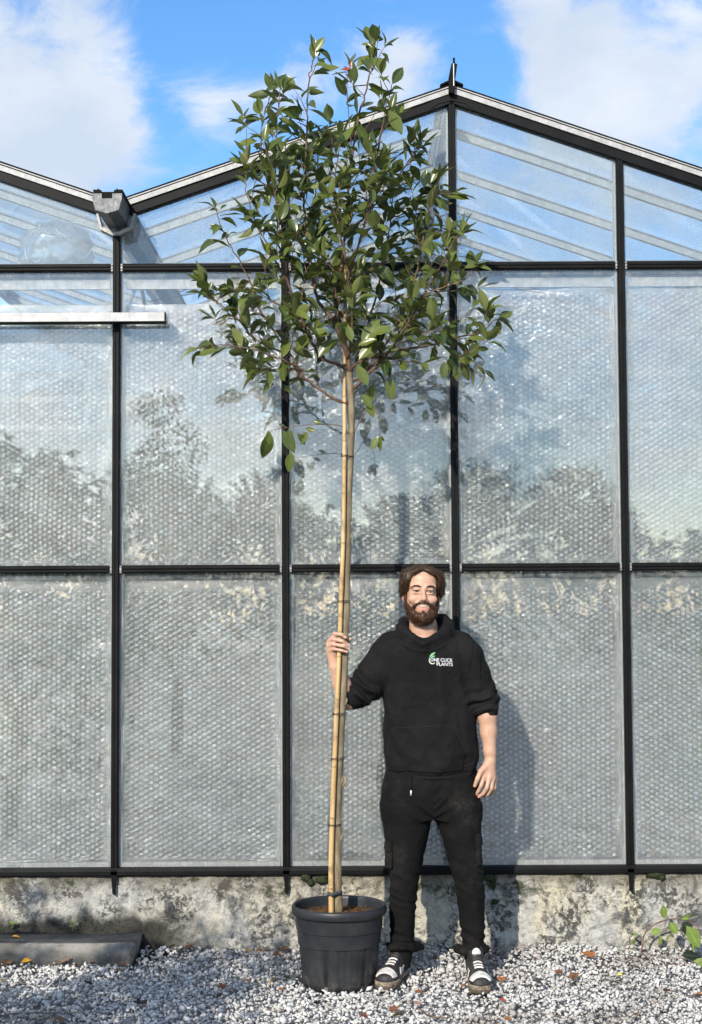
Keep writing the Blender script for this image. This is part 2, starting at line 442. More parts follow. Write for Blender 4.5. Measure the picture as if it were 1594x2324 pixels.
# ------------------------------------------------------------------ greenhouse
VX = -1.109; BAY = .8
EAVE, RIDGE = 3.50, 4.055
MAT_BLACK = simple('black_profile', (.0042, .0043, .0045), (.008, .008, .008), .5, 8, spec=.13)
MAT_BLACK2 = simple('black_rubber', (.005, .005, .005), None, .7, spec=.12)
def m_alu(name, c1, c2, rough=.5, metal=.35):
    b = NB(name); p = b.geo_pos()
    f = b.ramp(b.noise(p, 28, 5, .65), .38, .66)
    st = b.ramp(b.noise(b.mapping(p, (9, 9, 1.5)), 14, 4, .6), .45, .75, 0, .7)
    col = b.mix(f, c1, c2); col = b.mix(st, col, tuple(x*.78 for x in c1))
    return b.done(b.bsdf(col, rough, metal, b.bump(b.noise(p, 120, 3), .15, .003)))
MAT_ALU = m_alu('aluminium', (.50, .50, .49), (.66, .66, .65))
MAT_BAR = m_alu('bar_aluminium', (.35, .35, .34), (.48, .48, .465), .6, .1)
MAT_ALU_BRIGHT = m_alu('aluminium_bright', (.34, .335, .32), (.45, .44, .42), .55, .1)
MAT_GALV = m_alu('galvanised', (.10, .105, .105), (.20, .205, .20), .55, .25)

def m_glass(name, dirt=.05, edge=.5, streak=.12, refl=1.0, tint=(.93, .97, .96)):
    b = NB(name); g = b.coord('Generated'); p = b.geo_pos(); s = b.sep(g)
    # distance to pane edges, broken up: lime and algae left along the seals
    wob = b.math('MULTIPLY', b.math('SUBTRACT', b.noise(p, 6, 5, .6), .5), .11)
    def edge_of(c, w):
        a = b.math('MINIMUM', c, b.math('SUBTRACT', 1.0, c)); a = b.math('ADD', a, b.math('MULTIPLY', wob, w)); return b.ramp(a, .075*w, .0)
    ex = edge_of(s[0], 1.0); ez = edge_of(s[2], .45)
    e = b.math('MAXIMUM', ex, b.math('MULTIPLY', ez, .9))
    e = b.math('MULTIPLY', e, b.ramp(b.noise(b.mapping(p, (9, 1, .8)), 6, 5, .65), .3, .72))
    film = b.ramp(b.noise(b.mapping(p, (1, 1, .5)), 2.2, 5, .6, .3), .3, .75, .25, 1.0)
    gr = b.ramp(b.noise(p, 130, 3, .7), .45, .7, .6, 1.4)
    dr = b.ramp(b.noise(b.mapping(p, (26, 1, .7), (2, 0, 1)), 3, 5, .6), .56, .8)
    fac = b.math('MULTIPLY', b.math('MULTIPLY', film, dirt), gr)
    fac = b.math('ADD', fac, b.math('MULTIPLY', e, edge)); fac = b.math('ADD', fac, b.math('MULTIPLY', dr, streak))
    fac = b.math('MINIMUM', fac, .85)
    f2 = b.schlick(.043*refl, .9)
    wav = b.bump(b.noise(b.mapping(p, (1, 1, 1.0)), 1.6, 2, .4), .05, .02)
    gl = b.shader('ShaderNodeBsdfGlossy', Color=(1, 1, 1), Roughness=.012, Normal=wav)
    clear = b.mixs(f2, b.shader('ShaderNodeBsdfTransparent', Color=tint), gl)
    d = b.mixs(.45, b.shader('ShaderNodeBsdfDiffuse', Color=(.62, .66, .65)), b.shader('ShaderNodeBsdfTranslucent', Color=(.7, .74, .74)))
    return b.done(b.mixs(fac, clear, d))
MAT_GLASS = m_glass('dirty_glass', .022, .60, .10, 1.7, (.96, .97, .965))
MAT_GLASS_GABLE = m_glass('hazed_glass', .36, .28, .06, 1.2, (.95, .98, .99))
MAT_GLASS_ROOF = m_glass('roof_glass', .15, .15, .06, 1.0, (.95, .98, .99))

gh = empty('greenhouse', (0, 0, .36))
tag(gh, 'black framed glass greenhouse with gabled roof filling the background', 'greenhouse')

def roof_z(x):
    """underside of the roof line at world x"""
    t = 1 - abs(((x - VX) / 1.6 + 1) % 2 - 1)      # 0 at ridge, 1 at valley
    return RIDGE + (EAVE - RIDGE) * t
def slope_frame(xa, xb):
    a = Vector((xa, 0, roof_z(xa + (1e-4 if xb > xa else -1e-4)))); b_ = Vector((xb, 0, roof_z(xb - (1e-4 if xb > xa else -1e-4))))
    return a, b_

POSTX = [VX + BAY*k for k in range(-2, 6)]      # valley posts at k=0, 4 ; ridge at -2, 2
for k, x in zip(range(-2, 6), POSTX):
    z1 = roof_z(x) - (.03 if k % 4 else .127)
    w = .0175
    o = MB()
    # ribbed cap profile
    o.prism([(x-w, -.004), (x-w, -.026), (x-w+.005, -.032), (x-.004, -.032), (x-.003, -.027), (x+.003, -.027), (x+.004, -.032), (x+w-.005, -.032), (x+w, -.026), (x+w, -.004)], 'y', 0, 1)
    # prism wrote (x, t, y): rebuild along z
    v = [Vector((p.x, p.z, .385 + (z1-.385)*p.y)) for p in o.v]
    m = MB(); m.v = v; m.f = o.f
    post = m.build('post', MAT_BLACK, gh)
    tl = MB(); t0 = .392
    a = [(x-w*.9, t0), (x-w*.55, .33), (x-.007, .285), (x+.006, .272), (x+.009, .30), (x+w*.5, .335), (x+w*.9, t0)]
    tl.prism(a, 'y', -.040, -.030)
    tl.build('post_foot', MAT_BLACK2, post)
    mm = MB().box((x-.024, .004, .37), (x+.024, .055, z1+.02)); mm.build('inner_post', MAT_ALU, gh)

RAILS = [(3.222, .036), (1.787, .037)]
MAT_CLIP = simple('clip_metal', (.42, .41, .40), (.25, .24, .23), .5, 60, .3)
rail_back = []
for (zc, h) in RAILS:
    for k in range(-2, 5):
        xa, xb = POSTX[k+2] + .0178, POSTX[k+2+1] - .0178
        m = MB(); g = .011
        m.prism([(-.004, zc-h/2), (-.024, zc-h/2), (-.029, zc-h/2+.006), (-.029, zc-.004), (-.026, zc-.002), (-.029, zc+.003), (-.029, zc+h/2-.006), (-.022, zc+h/2), (-.004, zc+h/2)], 'x', xa+g, xb-g)
        r = m.build('rail', MAT_BLACK, gh)
        for (c0, c1) in ((xa+.0006, xa+g-.0006), (xb-g+.0006, xb-.0006)):
            c = MB()
            for dz0, dz1 in ((-.017, -.010), (-.006, .006), (.010, .016)): c.box((c0, -.022, zc+dz0), (c1, -.004, zc+dz1))
            c.build('clip', MAT_CLIP, r)
        MB().box((xa-.002, .018, zc-.038), (xb+.002, .05, zc+.030)).build('inner_rail', MAT_GALV, gh)
        if zc > 3: MB().box((xa+.02, .030, 3.128), (xb-.02, .046, 3.184)).build('inner_strip', MAT_BAR, gh)
# sill profile and the pale strip on top of it
for k in range(-2, 5):
    xa, xb = POSTX[k+2], POSTX[k+3]
    m = MB(); m.prism([(-.003, .365), (-.034, .362), (-.040, .368), (-.040, .384), (-.032, .398), (-.003, .400)], 'x', xa+.0004, xb-.0004)
    m.build('sill', MAT_BLACK, gh)
    MB().box((xa+.03, .002, .372), (xb-.03, .030, .420)).build('sill_strip', MAT_ALU_BRIGHT, gh)

# panes: each one a sheet of its own
def pane(poly, mat, y0=-.0035, y1=.0):
    m = MB(); m.prism(poly, 'y', y0, y1); return m.build('pane', mat, gh)
for k in range(-2, 5):
    xa, xb = POSTX[k+2] + .010, POSTX[k+3] - .010
    j1, j2, j3, j4 = [random.uniform(-.0008, .0008) for _ in range(4)]
    for (z0, z1) in ((.390, 1.776), (1.798, 3.212)):
        o = pane([(xa, z0), (xb, z0), (xb, z1), (xa, z1)], MAT_GLASS)
        for v in o.data.vertices: v.co.y += random.uniform(-.0018, .0018)
    o = pane([(xa, 3.232), (xb, 3.232), (xb, roof_z(xb)-.03), (xa, roof_z(xa)-.03)], MAT_GLASS_GABLE)

# roof slopes: verge profiles, glazing bars, roof panes
slopes = [(VX-1.6, VX), (VX+1.6, VX), (VX+1.6, VX+3.2), (VX+4.8, VX+3.2)]   # ridge x -> valley x
NB_BARS = 12
for si, (xr, xv) in enumerate(slopes):
    sg = 1 if xv > xr else -1
    a = Vector((xr, 0, RIDGE)); b_ = Vector((xv, 0, EAVE)); d = (b_-a).normalized(); n = Vector((-d.z*sg, 0, d.x*sg))
    L = (b_-a).length - .055
    def strip(name, mat, y0, y1, h0, h1, s0=0.0, s1=None, parent=gh):
        s1_ = L if s1 is None else s1
        m = MB(); v = []
        for (s_, y, h) in ((s0,y0,h0),(s1_,y0,h0),(s1_,y1,h0),(s0,y1,h0),(s0,y0,h1),(s1_,y0,h1),(s1_,y1,h1),(s0,y1,h1)):
            v.append(a + d*s_ + n*h + Vector((0, y, 0)))
        m.add(v, [(0,3,2,1),(4,5,6,7),(0,1,5,4),(1,2,6,5),(2,3,7,6),(3,0,4,7)])
        return m.build(name, mat, parent)
    strip('gable_beam', MAT_BLACK, -.036, .03, -.046, -.004)
    vg = strip('verge_profile', MAT_ALU_BRIGHT, -.046, .03, -.0035, .020)
    strip('verge_seal', MAT_BLACK2, -.043, .03, .0202, .025, parent=vg)
    strip('verge_lip', MAT_ALU_BRIGHT, -.048, .03, .0252, .030, parent=vg)
    strip('verge_cap', MAT_BLACK2, -.046, .03, .0302, .039, parent=vg)
    ys = [.0] + [.52 + .70*i for i in range(NB_BARS)]
    for y in ys[1:]:
        o = strip('glazing_bar', MAT_BAR, y-.016, y+.016, -.030, .0035)
        strip('bar_cap', MAT_BLACK2, y-.022, y+.022, .0085, .014, parent=o)
    for y0, y1 in zip(ys[:-1], ys[1:]):
        o = strip('roof_pane', MAT_GLASS_ROOF, y0+.017 if y0 > 0 else .031, y1-.017, .004, .008)

# ridge cap with its upright fin, ridge beams
for xr in (VX-1.6, VX+1.6, VX+4.8):
    MB().box((xr-.022, .032, RIDGE-.035), (xr+.022, 8.4, RIDGE+.020)).build('ridge_beam', MAT_ALU, gh)
    c = MB()
    c.prism([(xr-.055, RIDGE+.028), (xr, RIDGE+.052), (xr+.055, RIDGE+.028), (xr+.055, RIDGE+.036), (xr, RIDGE+.062), (xr-.055, RIDGE+.036)], 'y', -.055, 8.4)
    rc = c.build('ridge_cap', MAT_BLACK2, gh)
    f = MB(); f.prism([(xr-.016, RIDGE-.01), (xr+.012, RIDGE-.015), (xr+.016, RIDGE+.05), (xr+.026, RIDGE+.125), (xr+.012, RIDGE+.132), (xr-.002, RIDGE+.128), (xr-.016, RIDGE+.06)], 'y', -.075, -.050)
    f.build('ridge_fin', MAT_BLACK2, rc)
    MB().box((xr+.006, -.078, RIDGE+.02), (xr+.010, -.074, RIDGE+.128)).build('fin_edge', MAT_ALU, rc)
    MB().box((xr+.006, -.066, RIDGE+.128), (xr+.016, -.058, RIDGE+.160)).build('fin_tip', MAT_BLACK2, rc)
    k = MB(); k.prism([(xr-.10, RIDGE-.078), (xr-.06, RIDGE-.052), (xr, RIDGE-.040), (xr+.06, RIDGE-.052), (xr+.10, RIDGE-.078), (xr+.1, RIDGE-.03), (xr, RIDGE), (xr-.1, RIDGE-.03)], 'y', -.040, -.0365)
    k.build('ridge_gusset', MAT_BLACK, gh)

# gutters
def gutter(xv):
    prof = [(-.064, .045), (-.050, -.028), (0, -.043), (.050, -.028), (.064, .045), (.056, .045), (.043, -.021), (0, -.034), (-.043, -.021), (-.056, .045)]
    z0 = EAVE - .045
    m = MB(); m.prism([(xv+p, z0+q) for p, q in prof], 'y', -.31, 8.4)
    g = m.build('gutter', MAT_GALV, gh)
    e = MB()
    e.prism([(xv-.069, z0+.045), (xv-.067, z0+.020), (xv-.054, z0-.031), (xv, z0-.047), (xv+.054, z0-.031), (xv+.067, z0+.020), (xv+.069, z0+.045), (xv+.024, z0+.045), (xv+.024, z0+.022), (xv-.024, z0+.022), (xv-.024, z0+.045)], 'y', -.318, -.3105)
    e.build('end_plate', m_alu('galvanised_plate', (.13, .133, .133), (.28, .283, .28), .6, .2), g)
    MB().box((xv-.050, -.29, z0+.00), (xv+.050, -.272, z0+.060)).build('gutter_stop', MAT_BLACK2, g)
    for s in (-1, 1):
        l = MB(); l.prism([(xv+s*.026, z0+.047), (xv+s*.030, z0+.066), (xv+s*.040, z0+.068), (xv+s*.043, z0+.075), (xv+s*.048, z0+.068), (xv+s*.068, z0+.068), (xv+s*.062, z0+.047)], 'y', -.30, 8.3)
        l.build('gutter_lip', MAT_BLACK2, g)
    br = MB()
    o_ = [(-.094, .02), (-.076, -.055), (-.018, -.084), (.018, -.084), (.076, -.055), (.094, .02)]
    i_ = [(.084, .02), (.066, -.044), (.012, -.068), (-.012, -.068), (-.066, -.044), (-.084, .02)]
    br.prism([(xv+p, z0+q) for p, q in o_+i_], 'y', -.052, .012); br.build('gutter_bracket', m_alu('bracket_metal', (.30, .29, .26), (.45, .44, .40), .6, .2), g)
gutter(VX); gutter(VX+3.2)

# lattice girders under the gutters and tie wires
for xv in (VX, VX+3.2):
    for (nm, z) in (('girder_chord', 3.36), ('girder_chord', 3.06)):
        MB().box((xv-.016, .3, z-.016), (xv+.016, 8.2, z+.016)).build(nm, MAT_ALU, gh)
    for i in range(16):
        y0 = .3+i*.48; z0_, z1_ = (3.08, 3.34) if i % 2 == 0 else (3.34, 3.08)
        MB().tube([(xv, y0, z0_), (xv, y0+.48, z1_)], .011, 6).build('girder_brace', MAT_ALU, gh)
    for yy in (2.6, 5.4):
        MB().box((xv-.03, yy-.03, -.02), (xv+.03, yy+.03, 3.4)).build('inner_column', MAT_GALV, gh)
for (p, q) in (((VX+1.66, 1.9, 3.72), (VX+3.2, 1.2, 3.30)), ((VX+1.54, 1.9, 3.72), (VX, 1.2, 3.30))):
    MB().tube([p, q], .004, 6).build('tie_wire', MAT_GALV, gh)
# beam across the inside above the film
for y in (1.95, 4.75):
    for (xa, xb) in ((VX-3.0, VX), (VX, VX+3.2), (VX+3.2, VX+5)):
        MB().box((xa+.02, y-.02, 3.20), (xb-.02, y+.02, 3.25)).build('cross_beam', MAT_ALU, gh)
        MB().box((xa+.02, y-.02, 2.98), (xb-.02, y+.02, 3.02)).build('cross_beam', MAT_ALU, gh)
# rear gable
REARX = [VX + BAY*k for k in range(-6, 9)]
_b = NB('rear_film'); MAT_REAR = _b.done(_b.mixs(.62, _b.shader('ShaderNodeBsdfDiffuse', Color=(.22, .24, .24)), _b.shader('ShaderNodeBsdfTranslucent', Color=(.22, .24, .24))))
for xa, xb in zip(REARX[:-1], REARX[1:]):
    m = MB(); m.prism([(xa+.02, -.02), (xb-.02, -.02), (xb-.02, roof_z(xb)-.05), (xa+.02, roof_z(xa)-.05)], 'y', 8.44, 8.45); m.build('rear_pane', MAT_REAR, gh)
    MB().box((xa-.02, 8.41, -.02), (xa+.02, 8.46, 3.4)).build('rear_post', MAT_GALV, gh)

# ------------------------------------------------------------------ inside: benches and plants
def leaf_cloud(n, boxes, size, seed, upright=.5):
    r = np.random.RandomState(seed); V = []; tot = sum(b[6] for b in boxes)
    out = []
    for (cx, cy, cz, rx, ry, rz, w) in boxes:
        k = int(n*w/tot); d = r.normal(size=(k, 3)); d /= np.linalg.norm(d, axis=1)[:, None]
        rad = r.uniform(.25, 1, k)**.5; out.append(np.array([cx, cy, cz]) + d*rad[:, None]*np.array([rx, ry, rz]))
    c = np.concatenate(out); n = len(c)
    ax = r.normal(size=(n, 3)); ax[:, 2] += upright; ax /= np.linalg.norm(ax, axis=1)[:, None]
    sd = np.cross(ax, r.normal(size=(n, 3))); sd /= np.linalg.norm(sd, axis=1)[:, None]
    s = size*r.uniform(.6, 1.4, n)[:, None]
    q = np.stack([c-ax*s*.5, c+sd*s*.22, c+ax*s*.5, c-sd*s*.22], 1).reshape(-1, 3)
    f = np.arange(n*4).reshape(-1, 4)
    return q, f
def m_leafmass(name, c1, c2):
    b = NB(name); r = b.island()
    col = b.mix(r, c1, c2)
    d = b.bsdf(col, .55); t = b.shader('ShaderNodeBsdfTranslucent', Color=col)
    return b.done(b.mixs(.25, d, t))
q, f = leaf_cloud(9000, [(-1.6, 3.2, .75, 1.0, 1.2, .75, 1), (.2, 3.6, .7, .9, 1.4, .7, 1), (1.9, 3.0, .8, .9, 1.0, .8, 1), (-.4, 6.2, .9, 2.6, 1.2, .95, 1.6)], .11, 5)
ip = obj_from('nursery_plants', q, f, m_leafmass('nursery_leaf', (.035, .06, .02), (.08, .12, .04)))
tag(ip, 'dim green nursery plants massed inside behind the bubble film', 'plants', kind='stuff')
bench = empty('potting_bench', (0, 1.4, 0)); tag(bench, 'dark potting bench standing inside behind the lower bubble film', 'bench')
MB().box((-2.6, 1.25, .90), (2.6, 1.75, .93)).build('bench_top', simple('bench_wood', (.05, .04, .03), (.09, .075, .06), .8), bench)
for x in (-2.5, -1.3, 0, 1.3, 2.5):
    MB().box((x-.03, 1.27, 0), (x+.03, 1.33, .8995)).build('leg', MAT_GALV, bench)

# ------------------------------------------------------------------ bubble film sheets
def m_film():
    b = NB('bubble_film'); p = b.geo_pos(); k = b.attr('bubble')
    st = b.noise(b.mapping(p, (55, 1, 150), (0, 0, 0), (0, R(18), 0)), 1.0, 3, .6, .8)
    wob = b.bump(b.math('ADD', st, b.math('MULTIPLY', b.noise(p, 260, 3, .6), .3)), .80, .007)
    g1 = b.shader('ShaderNodeBsdfGlossy', Color=(1, .99, .95), Roughness=.30, Normal=wob)
    g2 = b.shader('ShaderNodeBsdfGlossy', Color=(1, .99, .95), Roughness=.10, Normal=wob)
    gl = b.mixs(.84, g1, g2)
    df = b.mixs(.3, b.shader('ShaderNodeBsdfDiffuse', Color=(.62, .65, .64)), b.shader('ShaderNodeBsdfTranslucent', Color=(.76, .80, .79)))
    tr = b.shader('ShaderNodeBsdfTransparent', Color=b.mix(k, (.24, .26, .26), (.84, .86, .86)))
    s = b.mixs(b.math('MULTIPLY', b.schlick(.42, 1.0), b.math('MULTIPLY_ADD', k, .15, .85)), tr, gl)
    return b.done(b.mixs(b.math('MULTIPLY_ADD', k, -.018, .030), s, df))
MAT_FILM = m_film()
def film_sheet(xa, xb, z0, z1, seed, label, flat):
    r = np.random.RandomState(seed)
    W = xb-xa; H = z1-z0; fa = r.uniform(.6, 1.7); sx_ = r.uniform(1.02, 1.32); sh_ = r.uniform(-.10, .34); hv = r.uniform(.85, 1.15); ang = r.uniform(.3, .65)
    def sag(x, z):
        q = np.stack([x, np.full_like(x, seed*1.7), z], 1)
        fold = perlin(np.stack([(x*.8+z*.9)*2.6, (z-x*.6)*.9, np.full_like(x, seed*3.1)], 1))
        f2 = perlin(np.stack([(x*ang+z*.9)*6.5, (z*ang-x*.9)*1.8, np.full_like(x, seed*5.3)], 1))
        return .022 + .012*perlin(q*np.array([1.6, 1, 2.2])) + .014*fa*fold + .0080*fa*f2 + .0016*perlin(q*14) + .006*np.clip((z-z1+.12)/.12, 0, 1)
    # backing film
    nx, nz = 60, 96
    X, Z = np.meshgrid(np.linspace(xa, xb, nx), np.linspace(z0, z1, nz)); x = X.ravel(); z = Z.ravel()
    y = np.maximum(sag(x, z), .010) + .010; V0 = np.stack([x, y, z], 1); A0 = np.zeros(len(V0))
    i = np.arange(nx*nz).reshape(nz, nx); F0 = np.stack([i[:-1, :-1].ravel(), i[:-1, 1:].ravel(), i[1:, 1:].ravel(), i[1:, :-1].ravel()], 1)
    # bubbles, hexagonal, columns staggered
    pc, pr = .0229, .0262; rad = .0112
    cx = []; cz = []
    for c in range(int((W-.03)/pc)):
        for q in range(int((H-.04)/pr)):
            cx.append(xa+.022+c*pc); cz.append(z0+.022+(q+.5*(c % 2))*pr)
    cx = np.array(cx); cz = np.array(cz)
    cz = cz + .010*perlin(np.stack([cx*2, cz*2, np.full_like(cx, seed)], 1)); cx = cx + .004*perlin(np.stack([cx*3, cz*3, np.full_like(cx, seed+9.)], 1))
    n = len(cx); base = np.maximum(sag(cx, cz), .010) + .0095
    seg = 8; rings = [(1.0, 0.0), (.93, .60), (.70, .93), (.32, 1.0)]
    hgt = .0096*hv*np.clip(r.normal(.85, .30, n), .12, 1.3)
    tiltx = r.normal(0, .13, n); tiltz = r.normal(.02, .20, n)
    nv = len(rings)*seg+1; V = np.empty((n, nv, 3)); A = np.ones((n, nv))
    ph = r.uniform(0, 6.28, n)
    for k, (rr, hh) in enumerate(rings):
        for s in range(seg):
            an = 2*math.pi*s/seg
            jr = rad*rr*(1+r.normal(0, .05, n)); dx = np.cos(an)*jr*sx_; dz = np.sin(an)*jr*(1.0-.4*(sx_-1)) + dx*sh_
            dent = 1 + r.normal(0, .17, n)*(k > 0)
            V[:, k*seg+s, 0] = cx+dx; V[:, k*seg+s, 2] = cz+dz
            V[:, k*seg+s, 1] = base - hgt*hh*dent + (dx*tiltx+dz*tiltz)*hh
            if k == 0: A[:, s] = 0.0
    V[:, -1, 0] = cx; V[:, -1, 2] = cz; V[:, -1, 1] = base - hgt*(1+r.normal(0, .22, n))
    V[:, :, 1] = np.maximum(V[:, :, 1], .0012 + .0006*r.uniform(size=(n, 1)))   # squeezed flat where it touches the glass
    fq = []
    for k in range(len(rings)-1):
        for s in range(seg):
            a0 = k*seg+s; a1 = k*seg+(s+1) % seg; fq.append((a0, a0+seg, a1+seg, a1))
    ft = [((len(rings)-1)*seg+s, nv-1, nv-1, (len(rings)-1)*seg+(s+1) % seg) for s in range(seg)]
    fq = np.array(fq); off = (np.arange(n)*nv)[:, None, None]
    F1 = (fq[None]+off).reshape(-1, 4)
    ft3 = np.array([(a, b_, d_) for a, b_, _, d_ in ft]); F2 = (ft3[None]+off).reshape(-1, 3)
    nb = len(V0); allv = np.concatenate([V0, V.reshape(-1, 3)])
    q4 = np.concatenate([F0, F1+nb]); t3 = F2+nb
    me = bpy.data.meshes.new('bubble_film_sheet')
    me.vertices.add(len(allv)); me.vertices.foreach_set('co', allv.astype(np.float32).ravel())
    nl = len(q4)*4+len(t3)*3; me.loops.add(nl); me.loops.foreach_set('vertex_index', np.concatenate([q4.ravel(), t3.ravel()]).astype(np.int32))
    me.polygons.add(len(q4)+len(t3))
    st = np.concatenate([np.arange(len(q4))*4, len(q4)*4+np.arange(len(t3))*3]).astype(np.int32); me.polygons.foreach_set('loop_start', st)
    me.polygons.foreach_set('loop_total', np.concatenate([np.full(len(q4), 4), np.full(len(t3), 3)]).astype(np.int32))
    me.polygons.foreach_set('use_smooth', np.ones(len(me.polygons), dtype=bool))
    me.update(calc_edges=True)
    at = me.attributes.new('bubble', 'FLOAT', 'POINT'); at.data.foreach_set('value', np.concatenate([A0, A.ravel()]).astype(np.float32))
    o = link('bubble_film_sheet', me, MAT_FILM); tag(o, label, 'bubble film', 'bubble film sheets behind the panes')
names = {-2: None, -1: 'left of the gutter post', 0: 'between the gutter post and the next post right', 1: 'behind the tree trunk', 2: 'right of the post behind the man', 3: 'at the right edge of the glass', 4: None}
for k in range(-1, 4):
    xa, xb = POSTX[k+2]+.026, POSTX[k+3]-.026
    top = 3.055 if k < 2 else 3.125
    film_sheet(xa, xb, 1.80, top, 11+k, 'upper bubble film sheet ' + names[k], 0)
    film_sheet(xa, xb, .415, 1.738, 31+k, 'lower bubble film sheet ' + names[k], 0)

# ------------------------------------------------------------------ square aluminium tube across the left post
bar = empty('aluminium_bar', (-2.0, -.07, 2.96)); tag(bar, 'whitish square aluminium bar fixed across the gutter post', 'bar')
zb = P(300, 717, -.10).z; xe = P(373, 718, -.10).x
MB().box((-3.2, -.094, zb-.023), (xe, -.040, zb+.018)).build('tube', m_alu('bar_white', (.44, .435, .42), (.56, .555, .54), .6, .05), bar)
MB().box((-3.2, -.0965, zb-.027), (xe+.002, -.034, zb-.0235)).build('underside_shade', MAT_BLACK2, bar)  # added black sheet: shade of the tube's underside put into colour
MB().box((xe+.0005, -.093, zb-.0225), (xe+.003, -.041, zb+.0205)).build('end_cap', MAT_BLACK2, bar)
for x in (VX-.8, VX):
    MB().box((x-.012, -.0395, zb-.015), (x+.012, -.0325, zb+.012)).build('bracket', MAT_GALV, bar)

# ------------------------------------------------------------------ crumpled plastic bag inside, left of the gutter
def plastic_bag():
    b = NB('clear_plastic'); p = b.geo_pos()
    nn = b.bump(b.noise(p, 14, 5, .6, 1.5), .9, .03)
    gl = b.shader('ShaderNodeBsdfGlossy', Color=(1, 1, 1), Roughness=.16)
    df = b.mixs(.5, b.shader('ShaderNodeBsdfDiffuse', Color=(.75, .78, .78), Normal=nn), b.shader('ShaderNodeBsdfTranslucent', Color=(.8, .83, .84)))
    s = b.mixs(.40, b.shader('ShaderNodeBsdfTransparent', Color=(.95, .97, .97)), gl); m = b.done(b.mixs(.30, s, df))
    bm = bmesh.new(); bmesh.ops.create_icosphere(bm, subdivisions=4, radius=1)
    q = np.array([v.co for v in bm.verts]); fc = np.array([[v.index for v in g.verts] for g in bm.faces]); bm.free()
    rr = 1 + .10*perlin(q*1.6+5) + .16*(ridged(q*2.4+2)-.5) + .09*(ridged(q*5+8)-.5)
    rr = rr + np.random.RandomState(2).normal(0, .018, len(q))
    c = P(128, 575, .34)
    q = q*rr[:, None]*np.array([.178, .15, .16]) + np.array(c)
    o = obj_from('plastic_bag', q, fc, m, None, False)
    rc = random.Random(8); mc = b_white = simple('plastic_glint', (.85, .87, .87), None, .2, spec=.8)
    for i in range(26):  # thin white tubes stand in for glints on the folded plastic
        d = Vector((rc.gauss(0, 1), -abs(rc.gauss(.8, .5)), rc.gauss(.2, .8))).normalized(); t = d.cross(Vector((rc.gauss(0, 1), rc.gauss(0, 1), rc.gauss(0, 1)))).normalized()
        pts = []; ln = rc.uniform(.12, .5)
        for k in range(6):
            u = (d + t*ln*(k/5-.5) + Vector((0, 0, rc.gauss(0, .02)))).normalized(); j = int(np.argmax((q-np.array(c))@np.array(u))); w = Vector(q[j]); pts.append(c + Vector((u.x*.178, u.y*.15, u.z*.16))*((w-c).length/Vector((u.x*.178, u.y*.15, u.z*.16)).length*1.01))
        MB().tube(pts, [.0006, .0016, .0022, .0020, .0014, .0005], 4).build('crease_glint', mc, o, True)
    tag(o, 'crumpled clear plastic bundle under the roof glass beside the gutter', 'plastic bag')
plastic_bag()
